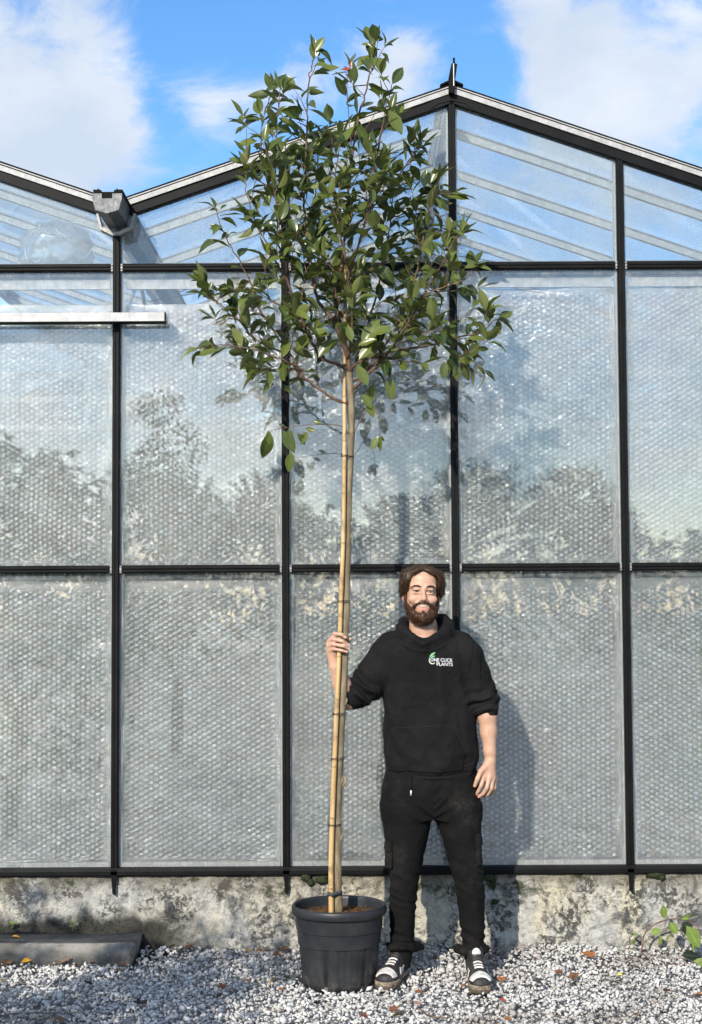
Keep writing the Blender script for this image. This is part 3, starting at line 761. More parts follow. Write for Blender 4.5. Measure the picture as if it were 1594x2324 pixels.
# ------------------------------------------------------------------ pot
TY = -.60
pc = G(770, 2225, 0.0); PX = P(770, 2060, TY).x
def build_pot():
    b = NB('pot_plastic'); p = b.geo_pos()
    col = b.mix(b.ramp(b.noise(p, 12, 5, .6), .4, .75), (.017, .019, .022), (.034, .036, .038))
    z = b.sep(p)[2]
    dust = b.math('MULTIPLY', b.ramp(z, .12, .0), b.ramp(b.noise(p, 30, 5, .65), .4, .7, .1, .8))
    col = b.mix(dust, col, (.10, .09, .08))
    sc = b.ramp(b.noise(b.mapping(p, (1, 1, 5)), 24, 4, .7), .62, .72, 0, .3)
    col = b.mix(sc, col, (.07, .07, .075))
    m = b.done(b.bsdf(col, .45, 0, b.bump(b.noise(p, 160, 3), .08, .002), spec=.4))
    pot = empty('plant_pot', (PX, TY, .0)); tag(pot, 'large black plastic nursery pot holding the tree', 'pot')
    SEG = 144; v = []; f = []
    prof = [(.158, .006), (.160, .030), (.1755, .232), (.1760, .236), (.1768, .2375), (.1825, .2385), (.1838, .2395), (.1842, .242), (.1872, .298), (.1875, .300)]
    for j, (r0, z) in enumerate(prof):
        for k in range(SEG):
            a = 2*math.pi*k/SEG; r = r0
            if z < .237:                               # shallow flutes in the lower body
                fl = (k % 12)
                r -= .0028*(fl < 6) * min(1, (z+.01)/.02)
                if j in (2, 3): r -= .0030*(fl < 6)
            v.append((PX+r*math.cos(a), TY+r*math.sin(a), z))
    for j in range(len(prof)-1):
        for k in range(SEG):
            if j == 0 and (k % 24) in (2, 3, 4): continue     # drain notches at the base
            a0 = j*SEG+k; a1 = j*SEG+(k+1) % SEG; f.append((a0, a1, a1+SEG, a0+SEG))
    obj_from('pot_wall', v, f, m, pot, True).modifiers.new('t', 'SOLIDIFY').thickness = .003
    rm = MB(); prof = [(.1880, .300), (.1990, .302), (.2025, .308), (.2035, .322), (.2020, .334), (.1985, .340), (.1935, .341), (.1890, .337), (.1870, .326), (.176, .18)]
    rm.lathe(prof, (PX, TY, 0), 128); rm.build('rim', m, pot, True)
    base = MB(); base.lathe([(.0, .03), (.150, .03), (.154, .006)], (PX, TY, 0), 48); base.build('pot_base', m, pot, True)
    # potting soil with fibres
    n = 46; vv = []; ff = []
    for j in range(16):
        r = .185*j/15
        for k in range(n):
            a = 2*math.pi*k/n; q = np.array([[PX+r*math.cos(a), TY+r*math.sin(a), 0.]])
            vv.append((q[0, 0], q[0, 1], .297 + .012*math.exp(-r*r/.006) + float(perlin(q*30)[0])*.007 + float(perlin(q*90)[0])*.004))
    for j in range(15):
        for k in range(n):
            a0 = j*n+k; a1 = j*n+(k+1) % n; ff.append((a0, a1, a1+n, a0+n))
    so_ = NB('soil'); p = so_.geo_pos()
    c = so_.mix(so_.ramp(so_.noise(p, 70, 5, .7), .35, .7), (.045, .024, .011), (.17, .095, .045))
    ms = so_.done(so_.bsdf(c, .95, 0, so_.bump(so_.noise(p, 160, 4, .7), 1, .006), spec=.1))
    obj_from('soil', vv, ff, ms, pot, False)
    fb = MB()
    for i in range(160):
        r = .165*random.random()**.5; a = random.uniform(0, 6.28); c = Vector((PX+r*math.cos(a), TY+r*math.sin(a), .303)); d = Vector((random.uniform(-1, 1), random.uniform(-1, 1), random.uniform(.1, .7)))*random.uniform(.006, .022)
        fb.tube([c, c+d*.6, c+d], [.0008, .0007, .0003], 3)
    tag(fb.build('soil_fibres', simple('fibre', (.22, .13, .06), (.12, .07, .03), .9), pot), kind='stuff')
build_pot()

# ------------------------------------------------------------------ tree
def m_bark(name, lo, hi, green=0):
    b = NB(name); p = b.geo_pos()
    f = b.ramp(b.noise(b.mapping(p, (1, 1, .22)), 55, 5, .65), .35, .7)
    col = b.mix(f, lo, hi)
    col = b.mix(b.ramp(b.noise(p, 9, 4), .45, .7, 0, .6), col, tuple(x*.72 for x in lo))
    ringz = b.ramp(b.noise(b.mapping(p, (.6, .6, 5)), 16, 3, .6), .62, .7, 0, .55)
    col = b.mix(ringz, col, tuple(x*.45 for x in lo))
    return b.done(b.bsdf(col, .72, 0, b.bump(b.noise(b.mapping(p, (1, 1, .4)), 140, 4), .3, .003), spec=.3))
MAT_TRUNK = m_bark('smooth_bark', (.155, .118, .070), (.285, .235, .150))
MAT_LIMB = m_bark('limb_bark', (.085, .048, .030), (.19, .115, .072))
MAT_TWIG = m_bark('twig_bark', (.10, .052, .036), (.24, .155, .11))
def m_leaf():
    b = NB('evergreen_leaf'); g = b.N.new('ShaderNodeNewGeometry'); oi = b.attr('tone')
    ed = b.attr('mid')
    up = b.mix(oi, (.028, .050, .012), (.128, .158, .030))
    dn = b.mix(oi, (.10, .125, .032), (.185, .21, .06))
    up = b.mix(b.ramp(ed, .86, 1.0, 0, .55), up, (.16, .19, .06)); dn = b.mix(b.ramp(ed, .86, 1.0, 0, .5), dn, (.24, .25, .10))
    col = b.mix(g.outputs['Backfacing'], up, dn)
    red = b.attr('red'); col = b.mix(red, col, (.33, .085, .05))
    rough = b.ramp(g.outputs['Backfacing'], 0, 1, .27, .6)
    d = b.bsdf(col, rough, 0, None, .45)
    tcol = b.mix(.35, col, (.20, .26, .03))
    t = b.shader('ShaderNodeBsdfTranslucent', Color=tcol)
    return b.done(b.mixs(.24, d, t))
MAT_LEAF = m_leaf()

def leaf_geom(w, curl, fold, wav, seed):
    """unit-length leaf along +x, upper face +z"""
    r = random.Random(seed); v = []; f = []; mid = []
    rows = [(.0, .0), (.06, .16), (.22, .70), (.42, 1.0), (.62, .93), (.80, .60), (.92, .24), (1.0, .0)]
    for i, (t, ww) in enumerate(rows):
        z = -curl*t*t; x = t*(1-.25*curl*t)
        for s in (-1, -.5, 0, .5, 1):
            hw = w*ww*.5
            v.append(Vector((x, s*hw, z + abs(s)*hw*fold + (r.uniform(-wav, wav) if abs(s) == 1 else 0) - .0)))
            mid.append(1.0 if s == 0 else (.6 if abs(s) == .5 else 0))
    for i in range(len(rows)-1):
        for k in range(4):
            a = i*5+k; f.append((a, a+5, a+6, a+1))
    return v, f, mid
LEAF_VARS = [leaf_geom(.43, .16, .35, .014, 1), leaf_geom(.37, .42, .5, .018, 2), leaf_geom(.46, .05, .22, .014, 3), leaf_geom(.40, .62, .4, .024, 4), leaf_geom(.44, -.15, .45, .012, 5), leaf_geom(.35, .28, .8, .016, 6)]
LEAF_MESH = {}
def leaf_mesh(var, tone, red=0):
    key = (var, tone, red)
    if key not in LEAF_MESH:
        v, f, mid = LEAF_VARS[var]
        me = bpy.data.meshes.new('leaf'); me.from_pydata([tuple(p) for p in v], [], f); me.update()
        me.polygons.foreach_set('use_smooth', np.ones(len(me.polygons), dtype=bool))
        for nm, val in (('tone', [tone/4.]*len(v)), ('mid', mid), ('red', [float(red)]*len(v))):
            a = me.attributes.new(nm, 'FLOAT', 'POINT'); a.data.foreach_set('value', val)
        me.materials.append(MAT_LEAF); LEAF_MESH[key] = me
    return LEAF_MESH[key]

tree_base = P(768, 2072, TY)
tree = empty('evergreen_tree', (tree_base.x, TY, .26)); tag(tree, 'tall slim potted evergreen tree held by the man', 'tree')
rt = random.Random(21)
def T(px, py, dy=0.0): return P(px, py, TY+dy)

ENV = [(845,62),(890,110),(915,185),(905,250),(950,300),(985,345),(990,385),(1068,440),(1062,460),(1008,490),(1062,520),(1050,560),(1088,600),(1092,655),(1100,690),(1120,688),(1160,722),(1112,775),(1108,845),(1045,860),(995,850),(930,845),(890,905),(850,950),(800,905),(735,895),(690,890),(640,880),(600,870),(555,845),(440,805),(470,770),(500,745),(448,655),(455,640),(530,650),(560,620),(438,556),(445,540),(485,520),(476,462),(490,455),(545,485),(530,440),(525,380),(532,270),(595,185),(640,190),(690,185),(705,85),(760,125),(780,150),(825,100)]
def inside_env(px, py):
    c = False; j = len(ENV)-1
    for i in range(len(ENV)):
        xi, yi = ENV[i]; xj, yj = ENV[j]
        if (yi > py) != (yj > py) and px < (xj-xi)*(py-yi)/(yj-yi)+xi: c = not c
        j = i
    return c
CAMI = CAMM.inverted()
def to_px(p):
    q = CAMI @ Vector(p); return 797 + FPX*q.x/-q.z, 1161.75 - FPX*q.y/-q.z

trunk_pts = spline([T(768, 2080), T(766, 1950), T(767.5, 1800, .004), T(776, 1620), T(783.5, 1460, -.004), T(788, 1280), T(792, 1100), T(798, 980), T(797, 900), T(793, 845)], 6)
def rad_trunk(i, n):
    t = i/(n-1); r = .0180*(1-t)+.0140*t
    if t < .03: r *= 1.28-9*t
    return r
nT = len(trunk_pts)
rads = [rad_trunk(i, nT)*(1+.05*math.sin(i*1.7)+rt.uniform(-.02, .05)) for i in range(nT)]
trunk = MB().tube(trunk_pts, rads, 14).build('trunk', MAT_TRUNK, tree, True)
# knots on the trunk
for (py, s) in ((1895, 1), (1760, 1), (1600, 1), (1210, 1), (2000, -1), (1500, -1)):
    i = min(range(nT), key=lambda k: abs(to_px(trunk_pts[k])[1]-py)); c = trunk_pts[i] + Vector((s*.013, -.006, 0))
    MB().tube([c-Vector((0, 0, .014)), c-Vector((0, 0, .006)), c+Vector((s*.005, 0, .004)), c+Vector((s*.006, 0, .016))], [.004, .0065, .006, .003], 8).build('knot', MAT_TRUNK, trunk, True)
# cut spur seen low on the right
c = P(778, 1785, TY); MB().tube([c, c+Vector((.012, 0, .02)), c+Vector((.014, 0, .045))], [.006, .005, .0035], 8).build('spur', MAT_TRUNK, trunk, True)

limbs = {
 'A': ([(793,860,0),(791,815,0),(768,745,0),(763,700,.01),(766,650,.01),(775,605,.02),(782,540,.02),(788,470,.01),(795,400,.0),(803,330,-.02),(818,250,-.02),(835,190,-.03),(845,135,-.03),(845,100,-.03)], .0125, .0022),
 'B': ([(768,740,0),(725,685,.03),(706,605,.06),(697,535,.08),(690,470,.1),(692,400,.1),(697,300,.09),(698,215,.08),(708,150,.07),(714,122,.06)], .0088, .002),
 'C': ([(790,838,0),(735,815,-.03),(722,800,-.05),(683,722,-.1),(655,645,-.13),(640,590,-.15),(630,520,-.16),(626,430,-.15),(625,330,-.13),(637,200,-.12)], .0085, .002),
 'D': ([(800,885,0),(845,840,-.03),(890,790,-.06),(926,735,-.08),(960,670,-.1),(985,630,-.1),(1010,590,-.11),(1028,550,-.12),(1045,528,-.12)], .0078, .002),
 'E': ([(795,845,0),(815,822,-.02),(894,797,-.08),(990,780,-.13),(1035,765,-.15),(1087,755,-.16),(1112,735,-.16),(1130,722,-.16)], .0062, .0018),
 'F': ([(792,915,0),(772,912,-.02),(720,880,-.03),(688,850,-.03),(650,790,-.02),(600,720,0),(570,640,.02),(530,570,.03),(505,520,.03),(490,475,.03)], .0072, .0018),
 'G': ([(659,811,-.02),(626,792,-.05),(575,765,-.08),(530,710,-.1),(500,690,-.1),(468,650,-.1)], .0048, .0016),
 'H': ([(700,845,-.03),(640,815,-.1),(560,790,-.16),(500,783,-.18),(458,790,-.18)], .0042, .0015),
 'I': ([(797,875,0),(850,820,.04),(900,740,.09),(940,640,.13),(958,560,.15),(972,480,.16),(985,445,.16),(1030,440,.15)], .0072, .0018),
 'J': ([(764,700,0),(800,600,-.08),(830,500,-.13),(848,420,-.15),(858,330,-.15),(880,230,-.14),(890,195,-.14)], .0068, .0018),
 'K': ([(706,605,.06),(660,500,.12),(610,420,.15),(592,340,.16),(598,265,.16),(620,205,.15)], .0058, .0018),
 'L': ([(782,540,.02),(830,490,.10),(880,430,.16),(925,370,.2),(950,325,.2)], .0056, .0017),
 'M': ([(926,735,-.08),(960,760,-.14),(1000,780,-.18),(1035,805,-.2),(1050,828,-.2)], .0042, .0015),
 'N': ([(791,815,0),(770,720,.1),(740,620,.2),(720,520,.26),(715,420,.28),(730,320,.26)], .0068, .0018),
 'O': ([(795,850,0),(830,760,.1),(860,650,.2),(880,540,.26),(890,450,.28),(880,360,.26)], .0068, .0018),
 'Q': ([(791,815,0),(800,720,-.12),(790,620,-.22),(770,520,-.27),(760,420,-.28),(770,330,-.25)], .0064, .0018),
 'S': ([(688,850,-.03),(650,835,.04),(610,840,.06),(580,835,.07)], .0038, .0014),
 'U': ([(683,722,-.1),(630,690,-.16),(575,660,-.2),(530,655,-.2)], .0042, .0014),
 'V': ([(960,670,-.1),(1010,650,-.16),(1050,635,-.18),(1075,610,-.18)], .0042, .0014),
 'W': ([(940,640,.13),(985,660,.18),(1040,660,.2),(1080,655,.2)], .0042, .0014),
 'X': ([(655,645,-.13),(610,560,-.18),(580,500,-.2),(560,430,-.2),(555,390,-.2)], .0048, .0015),
}
twigs = []        # (points, leaf_from)
limb_paths = {}
for nm, (pts, r0, r1) in limbs.items():
    pp = spline([T(*q) for q in pts], 6); pp = [p+Vector((rt.gauss(0, .0025), rt.gauss(0, .004), rt.gauss(0, .002))) for p in pp]
    n = len(pp); rr = [r0+(r1-r0)*(i/(n-1))**.8 for i in range(n)]
    MB().tube(pp, rr, 8).build('branch', MAT_LIMB if r0 > .006 else MAT_TWIG, tree, True)
    limb_paths[nm] = (pp, rr)
for nm, (pp, rr) in limb_paths.items():
    n = len(pp); tall = nm in 'ABCJ'
    twigs.append((pp, .55 if not tall else .45))
    acc = 0.0; side = rt.uniform(0, 6.28); step = rt.uniform(.05, .08)
    for i in range(3, n-1):
        acc += (pp[i]-pp[i-1]).length
        if acc < step or i/n < .10: continue
        px, py = to_px(pp[i])
        if abs(px-785) > 200 and rt.random() < .45: acc = 0; continue
        acc = 0; step = rt.uniform(.048, .088)*(2.2 if py < 340 else 1.3 if py < 430 else 1.0); side += 2.4+rt.uniform(-.4, .4)
        d = (pp[i+1]-pp[i-1]).normalized(); u = d.cross(Vector((0, 1, 0))).normalized(); w = d.cross(u)
        axis = (u*math.cos(side)+w*math.sin(side))
        dirn = (d*.75 + axis*rt.uniform(.6, 1.0) + Vector((0, 0, .22))).normalized()
        length = rt.uniform(.10, .25)*(1.15-.45*i/n); q = [pp[i]]; cur = dirn.copy()
        nn = 6
        for k in range(nn):
            cur = (cur + Vector((rt.gauss(0, .12), rt.gauss(0, .12), rt.gauss(.05, .12)))).normalized()
            nx = q[-1]+cur*length/nn
            if not inside_env(*to_px(nx + cur*.035)): break
            q.append(nx)
        if len(q) >= 3: twigs.append((q, .12))
# hand-laid outer twigs
hand = [([(697,330,.09),(660,300,.12),(640,260,.13),(630,225,.13)], .3), ([(625,430,-.15),(575,400,-.2),(560,350,-.2),(560,300,-.2),(555,268,-.2)], .2), ([(570,640,.02),(545,650,.03),(520,660,.03),(480,650,.03)], .35),
        ([(1010,590,-.11),(1040,600,-.14),(1070,605,-.14)], .2), ([(972,480,.16),(1000,490,.12),(1020,520,.1)], .2), ([(950,640,.1),(1010,600,.1),(1040,560,.1),(1048,530,.1)], .2), ([(1087,755,-.16),(1105,765,-.16),(1090,775,-.16)], .1),
        ([(1035,765,-.15),(1055,790,-.15),(1075,820,-.15),(1095,838,-.15)], .3), ([(798,330,0),(790,240,.03),(788,180,.04),(795,152,.04)], .3), ([(846,160,-.03),(865,120,-.03),(872,108,-.03)], .5),
        ([(495,690,-.1),(475,660,-.1),(462,645,-.1)], .1), ([(530,710,-.1),(505,735,-.1),(490,725,-.1)], .1), ([(600,720,0),(560,700,-.04),(520,690,-.05),(495,665,-.05)], .3)]
for pts, lf in hand: twigs.append((spline([T(*q) for q in pts], 4), lf))
low_left = spline([T(798, 990, -.01), T(785, 975, -.02), T(772, 966, -.03), T(735, 963, -.06), T(690, 965, -.09), T(640, 972, -.11), T(606, 978, -.12)], 4)
low_right = spline([T(800, 985, -.01), T(815, 960, -.03), T(832, 932, -.05), T(852, 925, -.06), T(860, 960, -.07), T(862, 1000, -.07)], 4)
MAT_TW = MAT_TWIG
limb_first = {id(v[0]) for v in limb_paths.values()}
for q, lf in twigs:
    if id(q) in limb_first: continue
    n = len(q); MB().tube(q, [.0024-.0013*i/(n-1) for i in range(n)], 5).build('twig', MAT_TW, tree, True)
for q in (low_left, low_right):
    n = len(q); MB().tube(q, [.0030-.0018*i/(n-1) for i in range(n)], 6).build('twig', MAT_TW, tree, True)

leaves = []   # (matrix, var, tone, red)
def add_leaf(base, axis, up, length, var, tone, red=0, stalk=True):
    ax = axis.normalized(); u = (up - ax*up.dot(ax))
    if u.length < 1e-3: u = ax.orthogonal()
    u.normalize(); sd = u.cross(ax)
    st = base + ax*.008
    M = Matrix(((ax.x*length, sd.x*length, u.x*length, st.x), (ax.y*length, sd.y*length, u.y*length, st.y), (ax.z*length, sd.z*length, u.z*length, st.z), (0, 0, 0, 1)))
    leaves.append((M, var, tone, red, base))
for q, lf in twigs:
    tot = sum((q[i+1]-q[i]).length for i in range(len(q)-1)); s = tot*lf; side = rt.uniform(0, 6.28)
    def at(s_):
        for i in range(len(q)-1):
            l = (q[i+1]-q[i]).length
            if s_ <= l or i == len(q)-2: return q[i].lerp(q[i+1], min(1, s_/max(l, 1e-6))), (q[i+1]-q[i]).normalized()
            s_ -= l
    while s < tot:
        p, d = at(s); s += rt.uniform(.019, .035)*(1.9 if to_px(p)[1] < 330 else 1.35 if to_px(p)[1] < 420 else 1.0)*(1.9 if abs(to_px(p)[0]-785) > 190 else 1.12); side += 2.4 + rt.uniform(-.5, .5)
        u = d.cross(Vector((.3, 1, .1))).normalized(); w = d.cross(u)
        ax = (d*rt.uniform(.25, .9) + (u*math.cos(side)+w*math.sin(side))*rt.uniform(.7, 1.1) + Vector((0, 0, rt.uniform(-.55, .35)))).normalized()
        L = rt.uniform(.066, .118)
        tip = to_px(p+ax*L)
        if not inside_env(*tip):
            if rt.random() < .75: continue
            L *= .75
        up = Vector((rt.gauss(0, .45), rt.gauss(-.15, .45), 1)) if rt.random() < .8 else Vector((rt.gauss(0, 1), rt.gauss(0, 1), rt.gauss(0, 1)))
        add_leaf(p, ax, up, L, rt.randrange(6), min(4, max(0, int(rt.gauss(2.0, 1.2)))))
    if True:                                       # rosette at the tip
        p, d = q[-1], (q[-1]-q[-2]).normalized()
        for k in range(rt.randint(2, 4)):
            an = k*2.1+rt.random(); u = d.orthogonal().normalized(); w = d.cross(u)
            ax = d*1.0+(u*math.cos(an)+w*math.sin(an))*rt.uniform(.3, .9)
            add_leaf(p, ax, Vector((rt.gauss(0, .5), -.3, 1)), rt.uniform(.065, .105), rt.randrange(6), rt.randrange(1, 5))
def leaf_to(px0, py0, px1, py1, dy, var, tone, red=0, up=(0, -1, .6), dd=0.0):
    a = T(px0, py0, dy); b_ = T(px1, py1, dy+dd); add_leaf(a, b_-a, Vector(up), (b_-a).length, var, tone, red)
# leaves that read one by one in the photograph
for row in [(845,110,842,66,-.03,1,3),(843,105,822,98,-.03,0,4),(848,118,862,108,-.03,3,2),(850,128,866,140,-.03,3,1),(862,118,888,132,-.03,3,1),
            (712,140,716,88,.07,2,3),(716,118,736,108,.07,1,1),(718,112,762,128,.07,3,1),(716,130,748,150,.07,3,1),(718,160,768,152,.07,2,4),
            (770,158,795,156,.04,2,3,1),(795,160,798,142,.04,2,3,1),(806,156,842,122,0,0,4),(806,158,846,150,0,3,1),
            (636,200,592,197,-.12,3,1),(640,205,690,183,-.12,3,2),(640,225,600,235,-.12,3,1),(660,240,620,258,.1,1,2),(600,270,535,270,-.1,3,1),(590,275,552,262,-.1,0,1),(590,318,540,328,-.1,2,4),(640,265,690,262,.12,1,1),(640,270,690,292,.1,3,1),
            (880,245,912,302,-.14,2,4),(885,205,916,190,-.14,3,1),(950,330,976,342,.2,3,1),(940,360,977,372,.2,0,3),(975,420,990,382,.1,2,4),(962,430,968,385,.1,2,3),(1010,445,1066,446,.15,0,3),(1000,440,1003,420,.15,5,1),
            (1020,545,1058,518,.1,0,4),(1022,540,1022,495,.1,2,3),(1050,610,1085,598,-.18,0,3),(1040,655,1030,612,-.16,2,4),(1060,660,1090,680,.2,3,1),(1050,650,1092,652,.2,3,1),
            (1108,735,1118,688,-.16,2,3),(1110,738,1104,702,-.16,2,1),(1122,728,1160,722,-.16,1,1),(1098,740,1062,728,-.16,3,1),(1102,752,1108,768,-.16,3,0),(1056,768,1098,766,-.16,0,4),(1072,772,1078,815,-.16,2,3),
            (1010,815,1006,858,-.2,2,2),(1035,820,1038,862,-.2,2,2),(1045,838,1030,850,-.2,2,1),(1078,830,1108,845,-.15,3,4),(1060,830,1078,848,-.15,1,0),(1040,775,1020,745,-.15,0,4),
            (505,785,446,804,-.18,2,3),(490,783,442,772,-.18,3,1),(560,795,580,862,.05,3,2),(500,690,455,650,-.1,1,1),(478,660,458,640,-.1,0,2),(475,662,482,640,-.1,2,1),(500,548,440,552,.03,3,1),(510,515,478,518,.03,2,2),(520,520,505,540,.03,2,3),(505,525,480,508,.03,0,1),(500,480,475,468,.03,3,1),(498,478,512,462,.03,1,1),
            (820,790,860,720,-.16,0,4),(835,760,888,742,-.22,2,4),(800,780,790,740,-.2,2,4),(700,760,742,748,-.2,2,4),(702,758,746,756,-.2,0,4),(808,785,850,775,-.2,4,4),(812,820,842,782,-.2,2,4),(720,815,752,770,-.15,2,2),
            (830,905,848,945,-.06,2,4),(820,890,843,925,-.07,2,4),(882,850,890,905,-.1,2,3),(850,865,835,920,-.05,5,4),(838,880,812,830,-.12,2,4),(640,870,660,890,0,2,3),(655,840,658,820,0,0,2)]:
    leaf_to(*row)
# drooping leaves of the two low twigs
for row in [(616,975,598,1045,-.12,3,2),(608,972,612,1008,-.12,0,3),(640,972,668,1025,-.11,2,2),(655,968,660,1005,-.11,2,2),(662,1020,655,1068,-.11,2,3),(690,970,712,978,-.09,4,4),(700,975,685,1005,-.09,2,4),(735,962,712,955,-.06,0,3),(650,968,635,962,-.1,1,1),(672,980,696,1006,-.1,3,2)]:
    leaf_to(*row, up=(.2, -1, .1))
for row in [(862,985,845,1018,-.07,2,4),(864,988,862,1022,-.07,5,4),(862,985,870,1000,-.07,3,3)]:
    leaf_to(*row, up=(-.3, -1, .1))
# the 300 nearest the eye are single leaves, the rest one mass
order = sorted(range(len(leaves)), key=lambda i: leaves[i][0].translation.y - .25*(leaves[i][2] >= 3))
hand_n = 85
single = set(order[:215]) | set(range(len(leaves)-hand_n, len(leaves)))
V = []; F = []; at_t = []; at_m = []; at_r = []
stalks = MB()
for i, (M, var, tone, red, base) in enumerate(leaves):
    stalks.tube([base, M.translation + (M.translation-base)*.3], .0008, 3, False)
    if i in single:
        o = bpy.data.objects.new('leaf', leaf_mesh(var, tone, red)); COL.objects.link(o)
        o.parent = tree; o.matrix_parent_inverse = wm(tree).inverted(); o.matrix_basis = M
    else:
        v, f, mid = LEAF_VARS[var]; b0 = len(V); V += [M @ p for p in v]; F += [tuple(k+b0 for k in q) for q in f]
        at_t += [tone/4.]*len(v); at_m += mid; at_r += [float(red)]*len(v)
fo = obj_from('foliage', V, F, MAT_LEAF, tree, True); tag(fo, kind='stuff')
for nm, val in (('tone', at_t), ('mid', at_m), ('red', at_r)):
    a = fo.data.attributes.new(nm, 'FLOAT', 'POINT'); a.data.foreach_set('value', val)
tag(stalks.build('leaf_stalks', MAT_TW, tree), kind='stuff')
print('leaves', len(leaves), 'single', len(single), 'twigs', len(twigs))

# ------------------------------------------------------------------ bamboo stake and its ties
def m_bamboo():
    b = NB('bamboo'); p = b.geo_pos()
    c = b.mix(b.ramp(b.noise(b.mapping(p, (1, 1, .15)), 30, 4, .6), .35, .7), (.46, .29, .115), (.62, .43, .20))
    c = b.mix(b.ramp(b.noise(p, 18, 5, .6), .52, .68, 0, .75), c, (.25, .16, .08))
    z = b.sep(p)[2]; c = b.mix(b.ramp(b.math('ADD', z, b.math('MULTIPLY', b.noise(p, 5, 3), .6)), 2.72, 3.0, 0, .8), c, (.20, .115, .06))
    return b.done(b.bsdf(c, .45, 0, b.bump(b.noise(b.mapping(p, (1, 1, .1)), 160, 3), .2, .002)))
MAT_BAMBOO = m_bamboo()
SY = -.625
stake_pts = spline([P(752, 2078, SY), P(752, 1950, SY), P(757, 1790, SY), P(764, 1620, SY), P(771, 1460, SY), P(775, 1340, SY), P(780, 1200, SY), P(782, 1000, SY), P(782, 900, SY+.02), P(783, 800, SY+.05), P(784, 700, SY+.055), P(785, 612, SY+.055)], 10)
stake = empty('bamboo_stake', (stake_pts[0].x, SY, .26)); tag(stake, 'pale bamboo stake tied along the tree trunk', 'stake')
nS = len(stake_pts); nodes_py = [2010, 1850, 1740, 1665, 1585, 1490, 1400, 1340, 1225, 1110, 1000, 900, 800, 700]
rr = []
for p in stake_pts:
    t = (stake_pts[0].z-p.z)/(stake_pts[0].z-stake_pts[-1].z); rr.append(.0116*(1-t)+.0076*t)
MB().tube(stake_pts, rr, 14).build('cane', MAT_BAMBOO, stake, True)
def near(pts, py): return min(range(len(pts)), key=lambda k: abs(to_px(pts[k])[1]-py))
m_node = simple('bamboo_node', (.24, .14, .06), (.42, .27, .12), .6, 90)
for py in nodes_py:
    i = near(stake_pts, py); c = stake_pts[i]; d = (stake_pts[min(i+1, nS-1)]-stake_pts[max(i-1, 0)]).normalized()
    MB().tube([c-d*.004, c-d*.001, c+d*.0012, c+d*.004], [rr[i]*1.0, rr[i]*1.10, rr[i]*1.10, rr[i]*1.0], 14, False).build('node', m_node, stake, True)
m_tie = simple('black_twine', (.012, .011, .010), None, .7)
def tie(py, wide, nwrap, name):
    i = near(stake_pts, py); c = stake_pts[i]; j = near(trunk_pts, py); t = trunk_pts[j]; r1 = rr[i]+.0012; r2 = rads[j]+.0012
    # loop round both stems
    ang = math.atan2(t.y-c.y, t.x-c.x); m = MB()
    for w in range(nwrap):
        pts = []; z = c.z + (w-(nwrap-1)/2)*wide*1.9 + rt.uniform(-.001, .001); tl = rt.uniform(-.15, .15)
        for k in range(13): a = ang+math.pi/2+math.pi*k/12; pts.append(Vector((c.x+r1*math.cos(a), c.y+r1*math.sin(a), z+tl*r1*math.cos(a))))
        for k in range(13): a = ang-math.pi/2+math.pi*k/12; pts.append(Vector((t.x+r2*math.cos(a), t.y+r2*math.sin(a), z+tl*r2*math.cos(a)-.002)))
        pts.append(pts[0]); m.tube(pts, wide*.5, 6, False)
    if wide < .01:
        k = Vector((c.x-r1, c.y-.004, c.z)); m.tube([k-Vector((.004, 0, .005)), k, k+Vector((-.002, -.002, .007))], .0028, 6)
    else:
        for v in m.v: pass
    m.build(name, m_tie, stake, True)
for py in (1028, 1363, 1627, 1718, 1868): tie(py, .0026, 2, 'twine_tie')
def band(py, h):
    i = near(stake_pts, py); c = stake_pts[i]; j = near(trunk_pts, py); t = trunk_pts[j]; r1 = rr[i]+.002; r2 = rads[j]+.002
    ang = math.atan2(t.y-c.y, t.x-c.x); ring = []
    for k in range(13): a = ang+math.pi/2+math.pi*k/12; ring.append((c.x+r1*math.cos(a), c.y+r1*math.sin(a)))
    for k in range(13): a = ang-math.pi/2+math.pi*k/12; ring.append((t.x+r2*math.cos(a), t.y+r2*math.sin(a)))
    n = len(ring); v = [Vector((x, y, c.z-h/2+.003*math.sin(k))) for k, (x, y) in enumerate(ring)] + [Vector((x, y, c.z+h/2+.003*math.sin(k+.4))) for k, (x, y) in enumerate(ring)]
    m = MB().add(v, [(k, (k+1) % n, (k+1) % n+n, k+n) for k in range(n)])
    o = m.build('rubber_tie', simple('rubber_band', (.045, .048, .052), None, .6), stake, True); o.modifiers.new('s', 'SOLIDIFY').thickness = .002
band(2028, .018)
# ------------------------------------------------------------------ trailing shoots at the foot of the wall, right
def m_leaf2(name, c, t):
    b = NB(name); md = b.attr('mid'); col = b.mix(b.ramp(md, .85, 1, 0, .6), c, tuple(min(1, x*1.8+.04) for x in c))
    col = b.mix(b.ramp(b.noise(b.geo_pos(), 60, 3), .4, .7, 0, .35), col, tuple(x*.6 for x in c))
    return b.done(b.mixs(.3, b.bsdf(col, .45), b.shader('ShaderNodeBsdfTranslucent', Color=t)))
ML_LIME = m_leaf2('lime_leaf', (.20, .28, .055), (.30, .42, .06)); ML_DARK = m_leaf2('dark_leaf', (.020, .030, .012), (.03, .05, .02))
def leaf_obj(name, a, b_, up, var, mat, parent, width=1.0):
    ax = (b_-a); L = ax.length; ax.normalize(); u = up - ax*up.dot(ax); u.normalize(); sd = u.cross(ax)
    v, f, mid = LEAF_VARS[var]
    vv = [a + ax*(p.x*L) + sd*(p.y*L*width) + u*(p.z*L) for p in v]
    o = obj_from(name, vv, f, mat, parent, True)
    at = o.data.attributes.new('mid', 'FLOAT', 'POINT'); at.data.foreach_set('value', mid); return o
sh_y = -.16
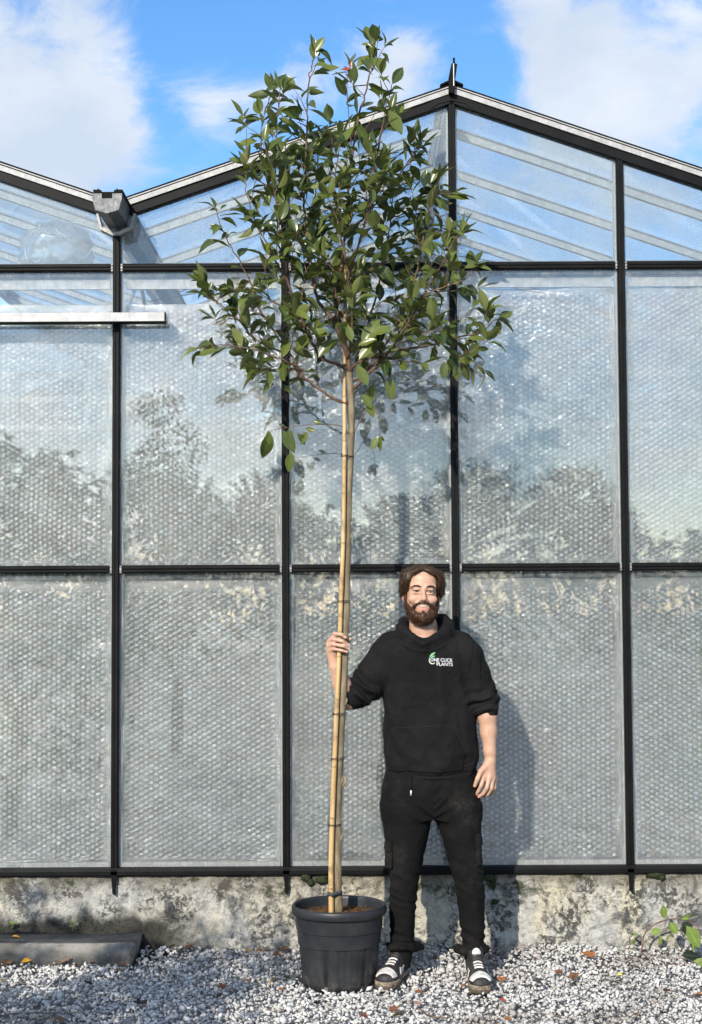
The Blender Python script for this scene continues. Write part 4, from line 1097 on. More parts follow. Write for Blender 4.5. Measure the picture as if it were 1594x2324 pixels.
shoot = empty('trailing_shoot', G(1458, 2160, .03)); tag(shoot, 'arching leafy shoot with pale green leaves beside the wall at right', 'shrub')
def S(px, py, dy=0): return P(px, py, sh_y+dy)
stem = spline([S(1456, 2162), S(1462, 2122), S(1485, 2098), S(1520, 2086), S(1552, 2086, -.03), S(1580, 2100, -.06), S(1600, 2130, -.1)], 6)
MB().tube(stem, [.0042-.0022*i/(len(stem)-1) for i in range(len(stem))], 7).build('stem', MAT_TWIG, shoot, True)
stem2 = spline([S(1460, 2165, -.03), S(1480, 2180, -.08), S(1510, 2190, -.12), S(1560, 2186, -.14), S(1600, 2182, -.16)], 6)
MB().tube(stem2, [.0032-.0016*i/(len(stem2)-1) for i in range(len(stem2))], 7).build('stem', MAT_TWIG, shoot, True)
for (x0, y0, x1, y1, dy, var, mat, w) in [(1508,2085,1505,2052,-.02,2,ML_LIME,1.15),(1520,2092,1538,2120,-.03,2,ML_LIME,1.5),(1500,2110,1476,2118,-.02,2,ML_LIME,1.4),(1497,2120,1499,2150,-.03,5,ML_LIME,.8),(1558,2100,1590,2152,-.08,2,ML_LIME,1.3),(1545,2086,1582,2078,-.03,5,ML_LIME,.9),
        (1560,2086,1592,2076,-.05,2,ML_DARK,1),(1550,2092,1572,2125,-.02,2,ML_DARK,1.7),(1545,2168,1594,2166,-.14,1,ML_DARK,1.2),(1575,2180,1610,2188,-.15,2,ML_LIME,1.2),(1520,2118,1512,2138,-.02,5,ML_LIME,.8),(1570,2135,1575,2165,-.1,5,ML_LIME,.6)]:
    leaf_obj('leaf', S(x0, y0, dy), S(x1, y1, dy-.01), Vector((.2, -1, .5)), var, mat, shoot, w)
# little weeds at the wall foot
def weed(px, py, h, label, n=9, dark=False):
    base = G(px, py, .02) if py > 2120 else P(px, py, -.06)
    w = empty('weed', base); tag(w, label, 'weed')
    top = base+Vector((.005, -.005, h)); MB().tube([base, base.lerp(top, .5)+Vector((.003, 0, 0)), top], [.0015, .0012, .0006], 5).build('stem', ML_LIME, w)
    r = random.Random(px)
    for i in range(n):
        a = r.uniform(0, 6.28); t = r.uniform(.35, 1); p = base.lerp(top, t)
        leaf_obj('leaf', p, p+Vector((math.cos(a)*.018, math.sin(a)*.018, r.uniform(-.004, .014))), Vector((0, -.3, 1)), i % 6, ML_DARK if (dark and i % 2) else ML_LIME, w, 1.4)
weed(1438, 2160, .085, 'tiny weed growing against the wall left of the arching shoot', 11)
weed(165, 2112, .045, 'small weed sprouting behind the concrete slab')
weed(25, 2110, .03, 'dark weed rosette on the far left of the slab', 8, True)
weed(455, 2146, .035, 'wisp of weed at the wall foot beside the slab end', 6)

# ------------------------------------------------------------------ fallen leaves
def fallen_shape(kind, seed):
    r = random.Random(seed); v = []; f = []
    if kind == 'oval':
        vv, ff, _ = leaf_geom(.55, r.uniform(.1, .5), r.uniform(.2, .8), .03, seed); return vv, ff
    if kind == 'long':
        vv, ff, _ = leaf_geom(.34, r.uniform(.1, .6), r.uniform(.3, .9), .03, seed); return vv, ff
    n = 26; rim = []                    # lobed, curled at the tips
    for k in range(n):
        a = 2*math.pi*k/n; rad = .30+.20*abs(math.sin(a*2.5+.3))**.7 + r.uniform(-.05, .05)
        rim.append(Vector((.5+rad*math.cos(a), rad*math.sin(a)*.85, rad*rad*r.uniform(.15, .75))))
    inn = [Vector((.5+(p.x-.5)*.5, p.y*.5, p.z*.35)) for p in rim]
    v = [Vector((.5, 0, 0))]+inn+rim
    for k in range(n):
        k2 = (k+1) % n; f.append((0, 1+k, 1+k2)); f.append((1+k, 1+n+k, 1+n+k2, 1+k2))
    return v, f
FC = {}
def fmat(c):
    if c not in FC:
        b = NB('fallen_leaf_%d' % len(FC)); p = b.geo_pos()
        col = b.mix(b.ramp(b.noise(p, 45, 5, .6), .4, .7), c, tuple(x*.5 for x in c))
        FC[c] = b.done(b.mixs(.12, b.bsdf(col, .6), b.shader('ShaderNodeBsdfTranslucent', Color=c)))
    return FC[c]
YEL, GOLD, ORA, RUST, BRN, DKB, BLK, TAN, GRN, OLV, PNK, MAR = (.62,.42,.06), (.62,.33,.02), (.38,.15,.05), (.21,.075,.035), (.17,.085,.045), (.055,.028,.018), (.012,.011,.012), (.30,.18,.10), (.05,.075,.03), (.12,.11,.03), (.36,.20,.15), (.085,.025,.022)
FALLEN = [(58,2112,.060,'oval',(.55,.45,.10),.104,'pale yellow curled leaf at the back edge of the slab'),(38,2128,.045,'oval',GOLD,.104,'orange yellow leaf on top of the concrete slab'),(60,2189,.055,'oval',GOLD,0,'bright golden leaf on the gravel before the slab'),(78,2194,.04,'lobed',BRN,0,'brown leaf touching the bright golden leaf'),(295,2171,.045,'oval',ORA,.02,'round orange leaf at the slab corner'),
 (335,2154,.04,'oval',RUST,.02,'dark red leaf tucked beside the slab end'),(388,2167,.055,'long',GRN,0,'dark green leaf on the gravel right of the slab'),(372,2178,.02,'oval',YEL,0,'tiny yellow scrap near the dark green leaf'),(270,2206,.05,'long',BRN,0,'long brown leaf in front of the slab corner'),(279,2194,.04,'oval',RUST,0,'rusty leaf just above the long brown leaf'),
 (100,2168,.055,'long',DKB,.03,'very dark leaf leaning on the slab face'),(60,2172,.04,'oval',MAR,.02,'maroon leaf at the slab foot near the golden leaf'),(148,2188,.07,'lobed',TAN,0,'dry tan lobed leaf before the middle of the slab'),(210,2191,.045,'long',RUST,0,'thin rusty leaf before the slab right of the tan one'),(202,2236,.045,'lobed',MAR,0,'maroon star shaped leaf on the left gravel'),
 (320,2278,.065,'lobed',BLK,0,'blackened rotten leaf on the left gravel'),(326,2290,.035,'oval',PNK,0,'pinkish leaf just below the blackened one'),(135,2316,.06,'oval',BRN,0,'brown leaf at the bottom edge on the left'),(85,2285,.04,'lobed',DKB,0,'dark scrap of leaf at lower left'),(15,2190,.06,'lobed',BRN,0,'crumpled brown leaf at the left edge near the slab'),(8,2232,.04,'oval',YEL,0,'yellow leaf cut by the left edge'),(50,2240,.045,'long',RUST,0,'reddish curled leaf at the left of the gravel'),
 (430,2151,.045,'lobed',RUST,.02,'red brown leaf at the wall foot left of the pot'),(520,2158,.065,'long',(.06,.02,.03),.01,'dark purple leaf by the wall left of the pot'),(565,2166,.05,'long',GOLD,0,'narrow golden leaf between wall and pot'),(592,2158,.055,'oval',ORA,.015,'orange brown leaf by the wall near the pot'),(630,2172,.05,'oval',RUST,0,'rust leaf standing on edge beside the pot'),(642,2144,.07,'lobed',BRN,.03,'large brown leaf against the wall behind the pot'),
 (615,2238,.065,'oval',GOLD,0,'golden leaf on the gravel left of the pot'),(655,2228,.06,'long',GRN,0,'green leaf touching the left side of the pot'),(638,2246,.035,'oval',ORA,0,'small orange leaf below the golden one by the pot'),(505,2241,.045,'lobed',RUST,0,'rusty lobed leaf on the gravel left of the golden leaf'),(560,2230,.05,'long',BRN,0,'slim brown leaf above the golden leaf'),(525,2238,.035,'oval',DKB,0,'dark little leaf between two brown ones'),(720,2275,.04,'lobed',BLK,0,'black leaf scrap in front of the pot'),
 (1052,2242,.035,'oval',ORA,0,'orange leaf by the outer sole of the right shoe'),(952,2256,.045,'oval',RUST,0,'rust leaf on the gravel between the shoes'),(950,2281,.05,'oval',PNK,0,'pinkish leaf at lower middle'),(904,2307,.06,'oval',OLV,0,'olive leaf at the bottom below the left shoe'),(894,2294,.05,'lobed',RUST,0,'rust leaf just above the olive leaf'),(827,2312,.045,'oval',RUST,0,'rust leaf at the bottom under the pot'),(1154,2316,.045,'oval',ORA,0,'orange leaf at the bottom right of the shoes'),
 (1142,2272,.035,'oval',(.35,.05,.03),0,'red leaf lying right of the right shoe'),(1222,2238,.06,'oval',(.06,.055,.05),0,'flat dark grey leaf on the sunlit gravel'),(1139,2226,.05,'lobed',ORA,0,'orange lobed leaf just behind the right shoe toe'),(1269,2207,.04,'lobed',RUST,0,'rusty leaf left of the brown lobed leaf'),(1302,2218,.06,'lobed',BRN,0,'brown lobed leaf on the sunlit gravel'),(1214,2183,.045,'long',RUST,0,'narrow rust leaf near the wall crack'),(1337,2164,.07,'lobed',ORA,.02,'large orange brown leaf at the wall foot'),(1399,2181,.035,'oval',MAR,0,'maroon leaf between the orange leaf and the shoot'),
 (1407,2213,.03,'oval',(.75,.68,.05),0,'bright lemon yellow leaf on the right gravel'),(1434,2222,.04,'lobed',RUST,0,'crumpled rust leaf right of the lemon leaf'),(1400,2233,.06,'long',OLV,0,'olive curled leaf below the lemon leaf'),(1515,2249,.045,'lobed',RUST,0,'rust leaf on the far right gravel'),(1588,2257,.045,'oval',ORA,0,'orange leaf cut by the right edge'),(1437,2312,.05,'long',(.42,.10,.03),0,'red orange leaf at the bottom right'),(1428,2173,.06,'long',TAN,.015,'tan leaf under the base of the arching shoot'),(990,2183,.035,'lobed',RUST,0,'rust leaf on the shaded gravel between the feet'),(1510,2300,.06,'lobed',BRN,0,'brown leaf at the lower right corner')]
rf = random.Random(5)
for i, (px, py, L, kind, c, z, lab) in enumerate(FALLEN):
    p = G(px, py, z + (.020 if z < .05 else .0)); z0 = p.z if z > .05 else float(gravel_height(p.x, p.y)) + .021; p.z = z0
    v, f = fallen_shape(kind, 100+i); a = rf.uniform(-.5, .5) + (math.pi if rf.random() < .5 else 0)
    M = Matrix.Translation(p) @ Matrix.Rotation(a, 4, 'Z') @ Matrix.Rotation(rf.uniform(.15, .55), 4, 'X') @ Matrix.Rotation(rf.uniform(-.35, .2), 4, 'Y') @ Matrix.Scale(L*.92, 4)
    vv = [M @ (q-Vector((.5, 0, 0))) for q in v]
    dz = (z0-.004) - min(q.z for q in vv); vv = [q+Vector((0, 0, dz)) for q in vv]
    o = obj_from('fallen_leaf', vv, f, fmat(c), None, True); tag(o, lab, 'leaf', 'fallen leaves on the ground')
tw = spline([G(950, 2285, .02), G(965, 2300, .022), G(990, 2308, .024), G(1015, 2310, .03)], 5)
tag(MB().tube(tw, .0028, 6).build('fallen_twig', MAT_TWIG, None, True), 'thin dark twig on the gravel at the bottom middle', 'twig')

# ------------------------------------------------------------------ trees behind the camera: their reflection stands in the glass, one shades the left
def m_far(name, c1, c2): return m_leafmass(name, c1, c2)
boxes = []; rw = random.Random(9)
for i in range(30):
    x = -26+i*1.8+rw.uniform(-.6, .6); h = rw.uniform(3.6, 5.6) + (1.6 if x < -3 else 0)
    boxes.append((x, -40+rw.uniform(-2, 2), h*.5, 1.9, 1.6, h*.52, 1)); boxes.append((x+rw.uniform(-1, 1), -39, h*.82, 1.1, 1.0, h*.22, .5))
q, f = leaf_cloud(30000, boxes, .42, 12)
tag(obj_from('tree_belt', q, f, m_far('belt_leaf', (.020, .034, .014), (.05, .07, .028))), 'dark belt of trees across the yard, mirrored in the panes', 'trees', kind='stuff')
def yard_tree(x, y, h, r, seed, label, n=3800, z0=.5, lump=9):
    r_ = random.Random(seed); t = empty('yard_tree', (x, y, 0)); tag(t, label, 'tree')
    top = Vector((x+r_.uniform(-.1, .1), y, h*.8))
    MB().tube(spline([Vector((x, y, -.02)), Vector((x+.05, y, h*.35)), top], 5), [.07-.05*i/10 for i in range(11)], 9).build('trunk', MAT_LIMB, t, True)
    bx = []
    for i in range(lump):
        a = r_.uniform(0, 6.28); d = r*r_.uniform(.15, .75); zz = r_.uniform(z0, h)
        c = Vector((x+d*math.cos(a), y+d*math.sin(a)*.7, zz)); s = r*r_.uniform(.28, .48)
        bx.append((c.x, c.y, c.z, s, s*.8, s*.85, 1))
        MB().tube([Vector((x, y, max(.3, zz*.6))), c], [.02, .006], 6).build('branch', MAT_LIMB, t, True)
    q, f = leaf_cloud(n, bx, .085, seed); o = obj_from('crown', q, f, m_far('yard_leaf', (.022, .04, .014), (.06, .09, .03)), t); tag(o, kind='stuff')
yard_tree(-2.45, -3.9, 2.30, .95, 3, 'leafy tree beside the yard at left that shades the gravel', 3000, .3, 16)
yard_tree(-3.5, -4.3, 2.6, .95, 4, 'taller leafy tree further left in the yard', 2600, .3, 14)
yard_tree(-1.95, -9.6, 3.9, 1.0, 6, 'leafy tree behind the viewer mirrored in the left panes', 4200, .8, 14)
# ------------------------------------------------------------------ solid modelling on a grid (smooth unions -> one continuous surface)
class Solid:
    def __init__(s, lo, hi, h):
        s.lo = np.array(lo, float); s.h = h; s.n = np.ceil((np.array(hi)-s.lo)/h).astype(int)+1
        s.f = np.full(s.n, 1.0, np.float32)
    def sub(s, lo, hi):
        a = np.clip(np.floor((np.array(lo)-s.lo)/s.h).astype(int), 0, s.n-1); b = np.clip(np.ceil((np.array(hi)-s.lo)/s.h).astype(int)+1, 1, s.n)
        sl = tuple(slice(i, j) for i, j in zip(a, b))
        x, y, z = [(s.lo[k]+s.h*np.arange(a[k], b[k])).astype(np.float32) for k in range(3)]
        return sl, x[:, None, None], y[None, :, None], z[None, None, :]
    def put(s, sl, d, k, op):
        c = s.f[sl]
        if op == 'sub': d = -d; c2 = -c
        if k <= 0:
            s.f[sl] = np.minimum(c, d) if op == 'add' else np.maximum(c, d); return
        if op == 'add':
            h = np.clip(.5+.5*(c-d)/k, 0, 1); s.f[sl] = c*(1-h)+d*h-k*h*(1-h)
        else:
            h = np.clip(.5-.5*(c-d)/k, 0, 1); s.f[sl] = c*(1-h)+d*h+k*h*(1-h)
    def cap(s, p, q, ra, rb, k=.01, op='add'):
        p = np.array(p, float); q = np.array(q, float); m = max(ra, rb)+k+3*s.h
        sl, x, y, z = s.sub(np.minimum(p, q)-m, np.maximum(p, q)+m); d = q-p; dd = max(d@d, 1e-9)
        t = np.clip(((x-p[0])*d[0]+(y-p[1])*d[1]+(z-p[2])*d[2])/dd, 0, 1)
        r = np.sqrt((x-p[0]-t*d[0])**2+(y-p[1]-t*d[1])**2+(z-p[2]-t*d[2])**2)-(ra+(rb-ra)*t)
        s.put(sl, r, k, op); return s
    def chain(s, pts, rs, k=.01, k0=None):
        for i in range(len(pts)-1): s.cap(pts[i], pts[i+1], rs[i], rs[i+1], (k0 if (k0 is not None and i == 0) else k))
        return s
    def ell(s, c, r, k=.01, op='add', rot=None):
        c = np.array(c, float); r = np.array(r, float); m = r.max()+k+3*s.h
        sl, x, y, z = s.sub(c-m, c+m); x = x-c[0]; y = y-c[1]; z = z-c[2]
        if rot is not None:
            M = np.array(rot.to_3x3().transposed()); x, y, z = (M[0,0]*x+M[0,1]*y+M[0,2]*z, M[1,0]*x+M[1,1]*y+M[1,2]*z, M[2,0]*x+M[2,1]*y+M[2,2]*z)
        k0 = np.sqrt((x/r[0])**2+(y/r[1])**2+(z/r[2])**2); k1 = np.sqrt((x/r[0]**2)**2+(y/r[1]**2)**2+(z/r[2]**2)**2)+1e-9
        s.put(sl, k0*(k0-1)/k1, k, op); return s
    def loft(s, rows, k=.01, pw=2.0):
        """rows (z, cx, cy, a, b) sorted by z"""
        rows = sorted(rows); zz = np.array([r[0] for r in rows]); A = np.array(rows); m = k+4*s.h
        lo = (min(r[1]-r[3] for r in rows)-m, min(r[2]-r[4] for r in rows)-m, zz[0]-m); hi = (max(r[1]+r[3] for r in rows)+m, max(r[2]+r[4] for r in rows)+m, zz[-1]+m)
        sl, x, y, z = s.sub(lo, hi)
        zs = z.ravel()
        def sm(col):
            v = np.interp(zs, zz, A[:, col]); w = max(1, int(.02/s.h)); kern = np.ones(2*w+1)/(2*w+1)
            return np.convolve(np.pad(v, w, 'edge'), kern, 'valid')[None, None, :]
        cx, cy, a, b = sm(1), sm(2), sm(3), sm(4)
        d = ((np.abs(x-cx)/a)**pw+(np.abs(y-cy)/b)**pw)**(1/pw); d = (d-1)*np.minimum(a, b)
        d = np.maximum(d, np.maximum(z-zz[-1], zz[0]-z)); s.put(sl, d.astype(np.float32), k, 'add'); return s
    def mesh(s, f=None):
        f = s.f if f is None else f; h = s.h
        ins = f < 0
        c = np.zeros(tuple(s.n-1), np.int8)
        for dx in (0, 1):
            for dy in (0, 1):
                for dz in (0, 1): c += ins[dx:s.n[0]-1+dx, dy:s.n[1]-1+dy, dz:s.n[2]-1+dz]
        act = (c > 0) & (c < 8); idx = np.argwhere(act); n = len(idx)
        cid = np.full(act.shape, -1, np.int32); cid[act] = np.arange(n)
        off = [(0,0,0),(1,0,0),(0,1,0),(1,1,0),(0,0,1),(1,0,1),(0,1,1),(1,1,1)]
        vals = np.stack([f[idx[:,0]+a, idx[:,1]+b, idx[:,2]+d] for a, b, d in off], 1)
        acc = np.zeros((n, 3)); cnt = np.zeros(n)
        for a, b in ((0,1),(2,3),(4,5),(6,7),(0,2),(1,3),(4,6),(5,7),(0,4),(1,5),(2,6),(3,7)):
            va, vb = vals[:, a], vals[:, b]; m = (va < 0) != (vb < 0); t = np.where(m, va/np.where(m, va-vb, 1), 0)
            pa = np.array(off[a], float); pb = np.array(off[b], float)
            acc += np.where(m[:, None], pa+(pb-pa)*t[:, None], 0); cnt += m
        V = (idx+acc/cnt[:, None])*h+s.lo
        quads = []
        for ax in range(3):
            o1, o2 = [k for k in range(3) if k != ax]
            a = np.take(ins, range(0, s.n[ax]-1), ax); b = np.take(ins, range(1, s.n[ax]), ax)
            ch = np.argwhere(a != b); ch = ch[(ch[:, o1] > 0) & (ch[:, o2] > 0) & (ch[:, o1] < s.n[o1]-1) & (ch[:, o2] < s.n[o2]-1)]
            def cell(d1, d2):
                q = ch.copy(); q[:, o1] -= d1; q[:, o2] -= d2; return cid[q[:,0], q[:,1], q[:,2]]
            q = np.stack([cell(1,1), cell(0,1), cell(0,0), cell(1,0)], 1)
            fl = a[ch[:,0], ch[:,1], ch[:,2]]
            if ax == 1: fl = ~fl
            q[~fl] = q[~fl][:, ::-1]; quads.append(q)
        return V, np.concatenate(quads)
def smooth_mesh(V, Q, it=2, lam=.5):
    e = np.concatenate([Q[:, [0,1]], Q[:, [1,2]], Q[:, [2,3]], Q[:, [3,0]]]); V = V.copy(); n = len(V)
    deg = np.bincount(e[:,0], minlength=n)+np.bincount(e[:,1], minlength=n)
    for _ in range(it):
        acc = np.zeros_like(V)
        for c in range(3): acc[:, c] = np.bincount(e[:,0], V[e[:,1], c], n)+np.bincount(e[:,1], V[e[:,0], c], n)
        V += lam*(acc/np.maximum(deg, 1)[:, None]-V)
    return V
def normals(V, Q):
    a = V[Q[:,2]]-V[Q[:,0]]; b = V[Q[:,3]]-V[Q[:,1]]; fn = np.cross(a, b); n = np.zeros_like(V)
    for k in range(4):
        for c in range(3): n[:, c] += np.bincount(Q[:,k], fn[:, c], len(V))
    return n/np.maximum(np.linalg.norm(n, axis=1), 1e-12)[:, None]

BY = -.49          # plane of the man's body
man = empty('person', (P(975, 2200, BY).x, BY, 0.0)); tag(man, 'bearded smiling person in black hoodie and trousers holding the bamboo stake', 'person')
def B(px, py, dy=0.0): return np.array(P(px, py, BY+dy))
zpx = lambda py: P(970, py, BY).z

# ---- materials
def m_skin():
    b = NB('skin'); p = b.geo_pos()
    col = b.mix(b.ramp(b.noise(p, 30, 4, .6), .35, .7), (.49, .29, .19), (.56, .345, .24))
    col = b.mix(b.attr('flush'), col, (.56, .225, .165))
    return b.done(b.bsdf(col, .48, 0, b.bump(b.noise(p, 260, 3), .12, .001), .4, Subsurface_Weight=.12, Subsurface_Radius=(.008, .003, .0015), Subsurface_Scale=1.0))
MAT_SKIN = m_skin()
def m_hair(name, c1, c2):
    b = NB(name); p = b.geo_pos()
    col = b.mix(b.ramp(b.noise(b.mapping(p, (1, 1, .25)), 120, 3, .6), .3, .75), c1, c2)
    return b.done(b.bsdf(col, .42, 0, b.bump(b.noise(b.mapping(p, (1, 1, .2)), 200, 3), .25, .003), .22))
MAT_HAIR = m_hair('brown_hair', (.022, .0125, .007), (.062, .037, .021)); MAT_BEARD = m_hair('brown_beard', (.028, .012, .006), (.085, .040, .020))
def m_cloth(name, c1, c2, dust=None):
    b = NB(name); p = b.geo_pos()
    col = b.mix(b.ramp(b.noise(p, 6, 4, .6), .35, .7), c1, c2)
    if dust:
        d = b.math('MULTIPLY', b.ramp(b.noise(p, 6, 5, .65), .50, .74), b.ramp(b.noise(p, 60, 4, .7), .35, .7)); col = b.mix(b.math('MULTIPLY', d, .5), col, dust)
    wv = b.noise(p, 420, 2, .5); fold = b.noise(b.mapping(p, (1, 1, 1)), 22, 4, .55, .6)
    h = b.math('ADD', b.math('MULTIPLY', wv, .10), fold)
    return b.done(b.bsdf(col, .92, 0, b.bump(h, .7, .014), .12))
MAT_HOOD = m_cloth('black_sweatshirt', (.0085, .0082, .0082), (.0145, .0140, .0140)); MAT_TROU = m_cloth('black_trousers', (.0066, .0064, .0063), (.0115, .0110, .0107), (.060, .048, .037))

# ---- head frame
HC = Vector(B(956.8, 1342.5, .0)); HR = Matrix.Rotation(R(2.0), 4, 'Y') @ Matrix.Rotation(R(3), 4, 'Z') @ Matrix.Rotation(R(-2), 4, 'X')
def H(x, y, z): return np.array(HC + (HR @ Vector((x, y, z))))

def build_body():
    s = Solid((B(735, 1300)[0]-.02, BY-.33, -.02), (B(1140, 1300)[0]+.03, BY+.21, 1.80), .003)
    # skull and face
    s.ell(H(0, .012, .032), (.0735, .094, .086), .0)
    s.ell(H(0, -.028, -.042), (.060, .060, .074), .03)
    s.ell(H(0, -.042, .045), (.058, .046, .052), .02)
    for sx in (-1, 1):
        s.cap(H(sx*.055, .0, -.062), H(sx*.018, -.062, -.104), .017, .015, .03)
        s.ell(H(sx*.042, -.066, -.036), (.022, .020, .018), .018)          # cheeks lifted by the smile
        s.cap(H(sx*.014, -.088, .017), H(sx*.050, -.070, .020), .0085, .007, .014)   # brow
        s.ell(H(sx*.079, .014, -.014), (.0085, .017, .030), .006, rot=Matrix.Rotation(R(sx*14), 4, 'Z')); s.ell(H(sx*.085, .008, -.012), (.004, .009, .018), .004, 'sub')
        s.ell(H(sx*.073, .010, -.034), (.007, .010, .012), .006)
    s.ell(H(0, -.066, -.106), (.026, .020, .018), .024)
    for sx in (-1, 1):
        s.ell(H(sx*.0305, -.0985, -.002), (.0165, .0105, .0072), .008, 'sub')
        s.ell(H(sx*.0305, -.0835, .0054), (.0165, .0085, .0044), .004)      # upper lid
        s.ell(H(sx*.0305, -.0830, -.0108), (.0165, .0085, .0048), .005)     # lower lid
    s.cap(H(0, -.088, .008), H(0, -.108, -.030), .0075, .0105, .012)
    s.ell(H(0, -.1115, -.036), (.0125, .0115, .0105), .008)
    for sx in (-1, 1):
        s.ell(H(sx*.0135, -.1010, -.0405), (.0085, .0095, .0075), .005)
        s.ell(H(sx*.0068, -.1120, -.0475), (.0042, .0045, .003), .003, 'sub')
        s.cap(H(sx*.019, -.098, -.043), H(sx*.036, -.088, -.066), .0035, .0035, .006, 'sub')   # smile fold
    # upper lip, lower lip and open smile
    s.ell(H(0, -.088, -.058), (.030, .016, .012), .012); s.ell(H(0, -.086, -.084), (.026, .016, .012), .012)
    for t in np.linspace(-1, 1, 9): s.ell(H(t*.033, -.1060+.016*t*t, -.0690+.0065*t*t), (.006, .013, .0056-.0022*abs(t)), .003, 'sub')
    for t in np.linspace(-1, 1, 7): s.ell(H(t*.024, -.0985+.012*t*t, -.0790+.0055*t*t), (.006, .006, .0045), .004)
    # neck, trunk, arms, legs
    s.chain([H(0, .012, -.060), B(962, 1432, .01), B(965, 1470, .02)], [.056, .057, .07], .03)
    s.chain([B(965, 1490, .02), B(972, 1600, .02), B(975, 1740, .02)], [.09, .095, .09], .04)
    s.cap(B(900, 1480, .01), B(1040, 1483, .01), .05, .05, .04)
    # arm on the stake
    s.chain([B(885, 1485, 0), B(815, 1585, -.03), B(790, 1588, -.055)], [.042, .038, .037], .02)
    s.chain([B(792, 1590, -.055), B(776, 1552, -.075), B(762, 1512, -.095), B(757, 1492, -.100)], [.0395, .0395, .0280, .0225], .012)
    Yh = -.615-BY
    s.chain([B(757, 1494, -.100), B(756, 1478, -.105), B(756, 1458, -.110)], [.0225, .0235, .0205], .012)
    s.chain([B(752, 1484, -.100), B(750, 1466, -.112)], [.0185, .0180], .012)
    fr = Yh-.034
    fingers = [[(752,1449,-.118),(760,1438,-.147),(776,1440,fr),(784,1447,fr+.004)], [(747,1455,-.120),(757,1450,-.150),(778,1455,fr-.001),(790,1463,fr+.012)], [(746,1465,-.120),(758,1462,-.150),(780,1466,fr-.001),(791,1472,fr+.012)], [(747,1475,-.116),(760,1473,-.146),(776,1476,fr),(787,1479,fr+.006)]]
    for i, fg in enumerate(fingers):
        r = (.0086, .0088, .0084, .0074)[i]; s.chain([B(*q) for q in fg], [r*1.1, r, r*.95, r*.82], .0025, .010)
    s.chain([B(760, 1484, -.085), B(774, 1470, -.078), B(788, 1458, -.085), B(795, 1450, -.108)], [.0135, .0105, .0095, .0080], .004, .012)
    # hanging arm
    s.chain([B(1062, 1485, 0), B(1097, 1590, .0), B(1106, 1625, -.01)], [.042, .040, .042], .02)
    s.chain([B(1106, 1622, -.01), B(1109, 1660, -.015), B(1112, 1705, -.025), B(1113.5, 1726, -.028)], [.0405, .0365, .0265, .0245], .012)
    for (x, y, dy, r) in ((1098, 1760, -.045, .0150), (1110, 1763, -.045, .0150), (1118, 1765, -.036, .0145), (1122, 1767, -.022, .0130)): s.cap(B(1112, 1728, -.030), B(x, y, dy), .020, r, .010)
    for i, fg in enumerate([[(1099,1762,-.050),(1092,1783,-.060),(1086,1795,-.052),(1081,1803,-.042)], [(1111,1764,-.050),(1105,1788,-.062),(1097,1801,-.052),(1087,1808,-.038)], [(1119,1766,-.038),(1116,1789,-.050),(1108,1802,-.040),(1099,1808,-.026)], [(1123,1768,-.020),(1123,1788,-.030),(1118,1799,-.022),(1111,1804,-.010)]]):
        r = (.0086, .0089, .0085, .0074)[i]; s.chain([B(*q) for q in fg], [r*1.15, r, r*.93, r*.8], .0022, .008)
    s.chain([B(1105, 1735, -.040), B(1092, 1750, -.060), B(1084, 1767, -.068), B(1078, 1783, -.066)], [.0150, .0120, .0098, .0082], .005, .012)
    for (xh, xk, xa, ya) in ((925, 915, 917, 2150), (1035, 1066, 1074, 2155)):
        s.chain([B(xh, 1790, .02), B(xk, 2000, .0), B(xa, ya, -.01), B(xa, ya+18, -.01)], [.072, .048, .030, .026], .03)
    V, Q = s.mesh(); V = smooth_mesh(V, Q, 2, .4)
    fl = np.zeros(len(V))
    def spot(c, r, a): fl[:] = np.maximum(fl, a*np.exp(-(np.linalg.norm(V-c, axis=1)/r)**2))
    for sx in (-1, 1): spot(H(sx*.042, -.085, -.030), .020, .3); spot(H(sx*.08, .01, -.02), .02, .5)
    spot(H(0, -.118, -.036), .012, .3)
    for t in np.linspace(-1, 1, 7): spot(H(t*.026, -.104+.012*t*t, -.0795+.0055*t*t), .0065, 1.0); spot(H(t*.026, -.104+.012*t*t, -.0620+.005*t*t), .004, .8)
    for fg in fingers: spot(B(*fg[-1]), .010, .5); spot(B(*fg[1]), .012, .4)
    for q in ((1081,1803,-.042),(1087,1808,-.038),(1078,1783,-.066),(1098,1762,-.05),(1111,1764,-.05)): spot(B(*q), .012, .4)
    o = obj_from('body', V, Q, MAT_SKIN, man, True)
    a = o.data.attributes.new('flush', 'FLOAT', 'POINT'); a.data.foreach_set('value', fl.astype(np.float32))
    # nails
    mn = simple('nail', (.60, .38, .31), None, .35)
    for (q, t) in (((784.6,1446.5,fr-.0035), 1), ((791,1463.5,fr+.006), 1), ((792,1472.5,fr+.006), 1), ((788,1479,fr-.0005), 1)):
        c = B(*q); e = Solid(c-.012, c+.012, .0012); e.ell(c, (.0052, .0028, .0040), 0); V2, Q2 = e.mesh(); obj_from('nail', V2, Q2, mn, o, True)
    # eyes, teeth
    mw = simple('eye_white', (.42, .37, .33), None, .3); mk = simple('iris', (.020, .012, .008), None, .15)
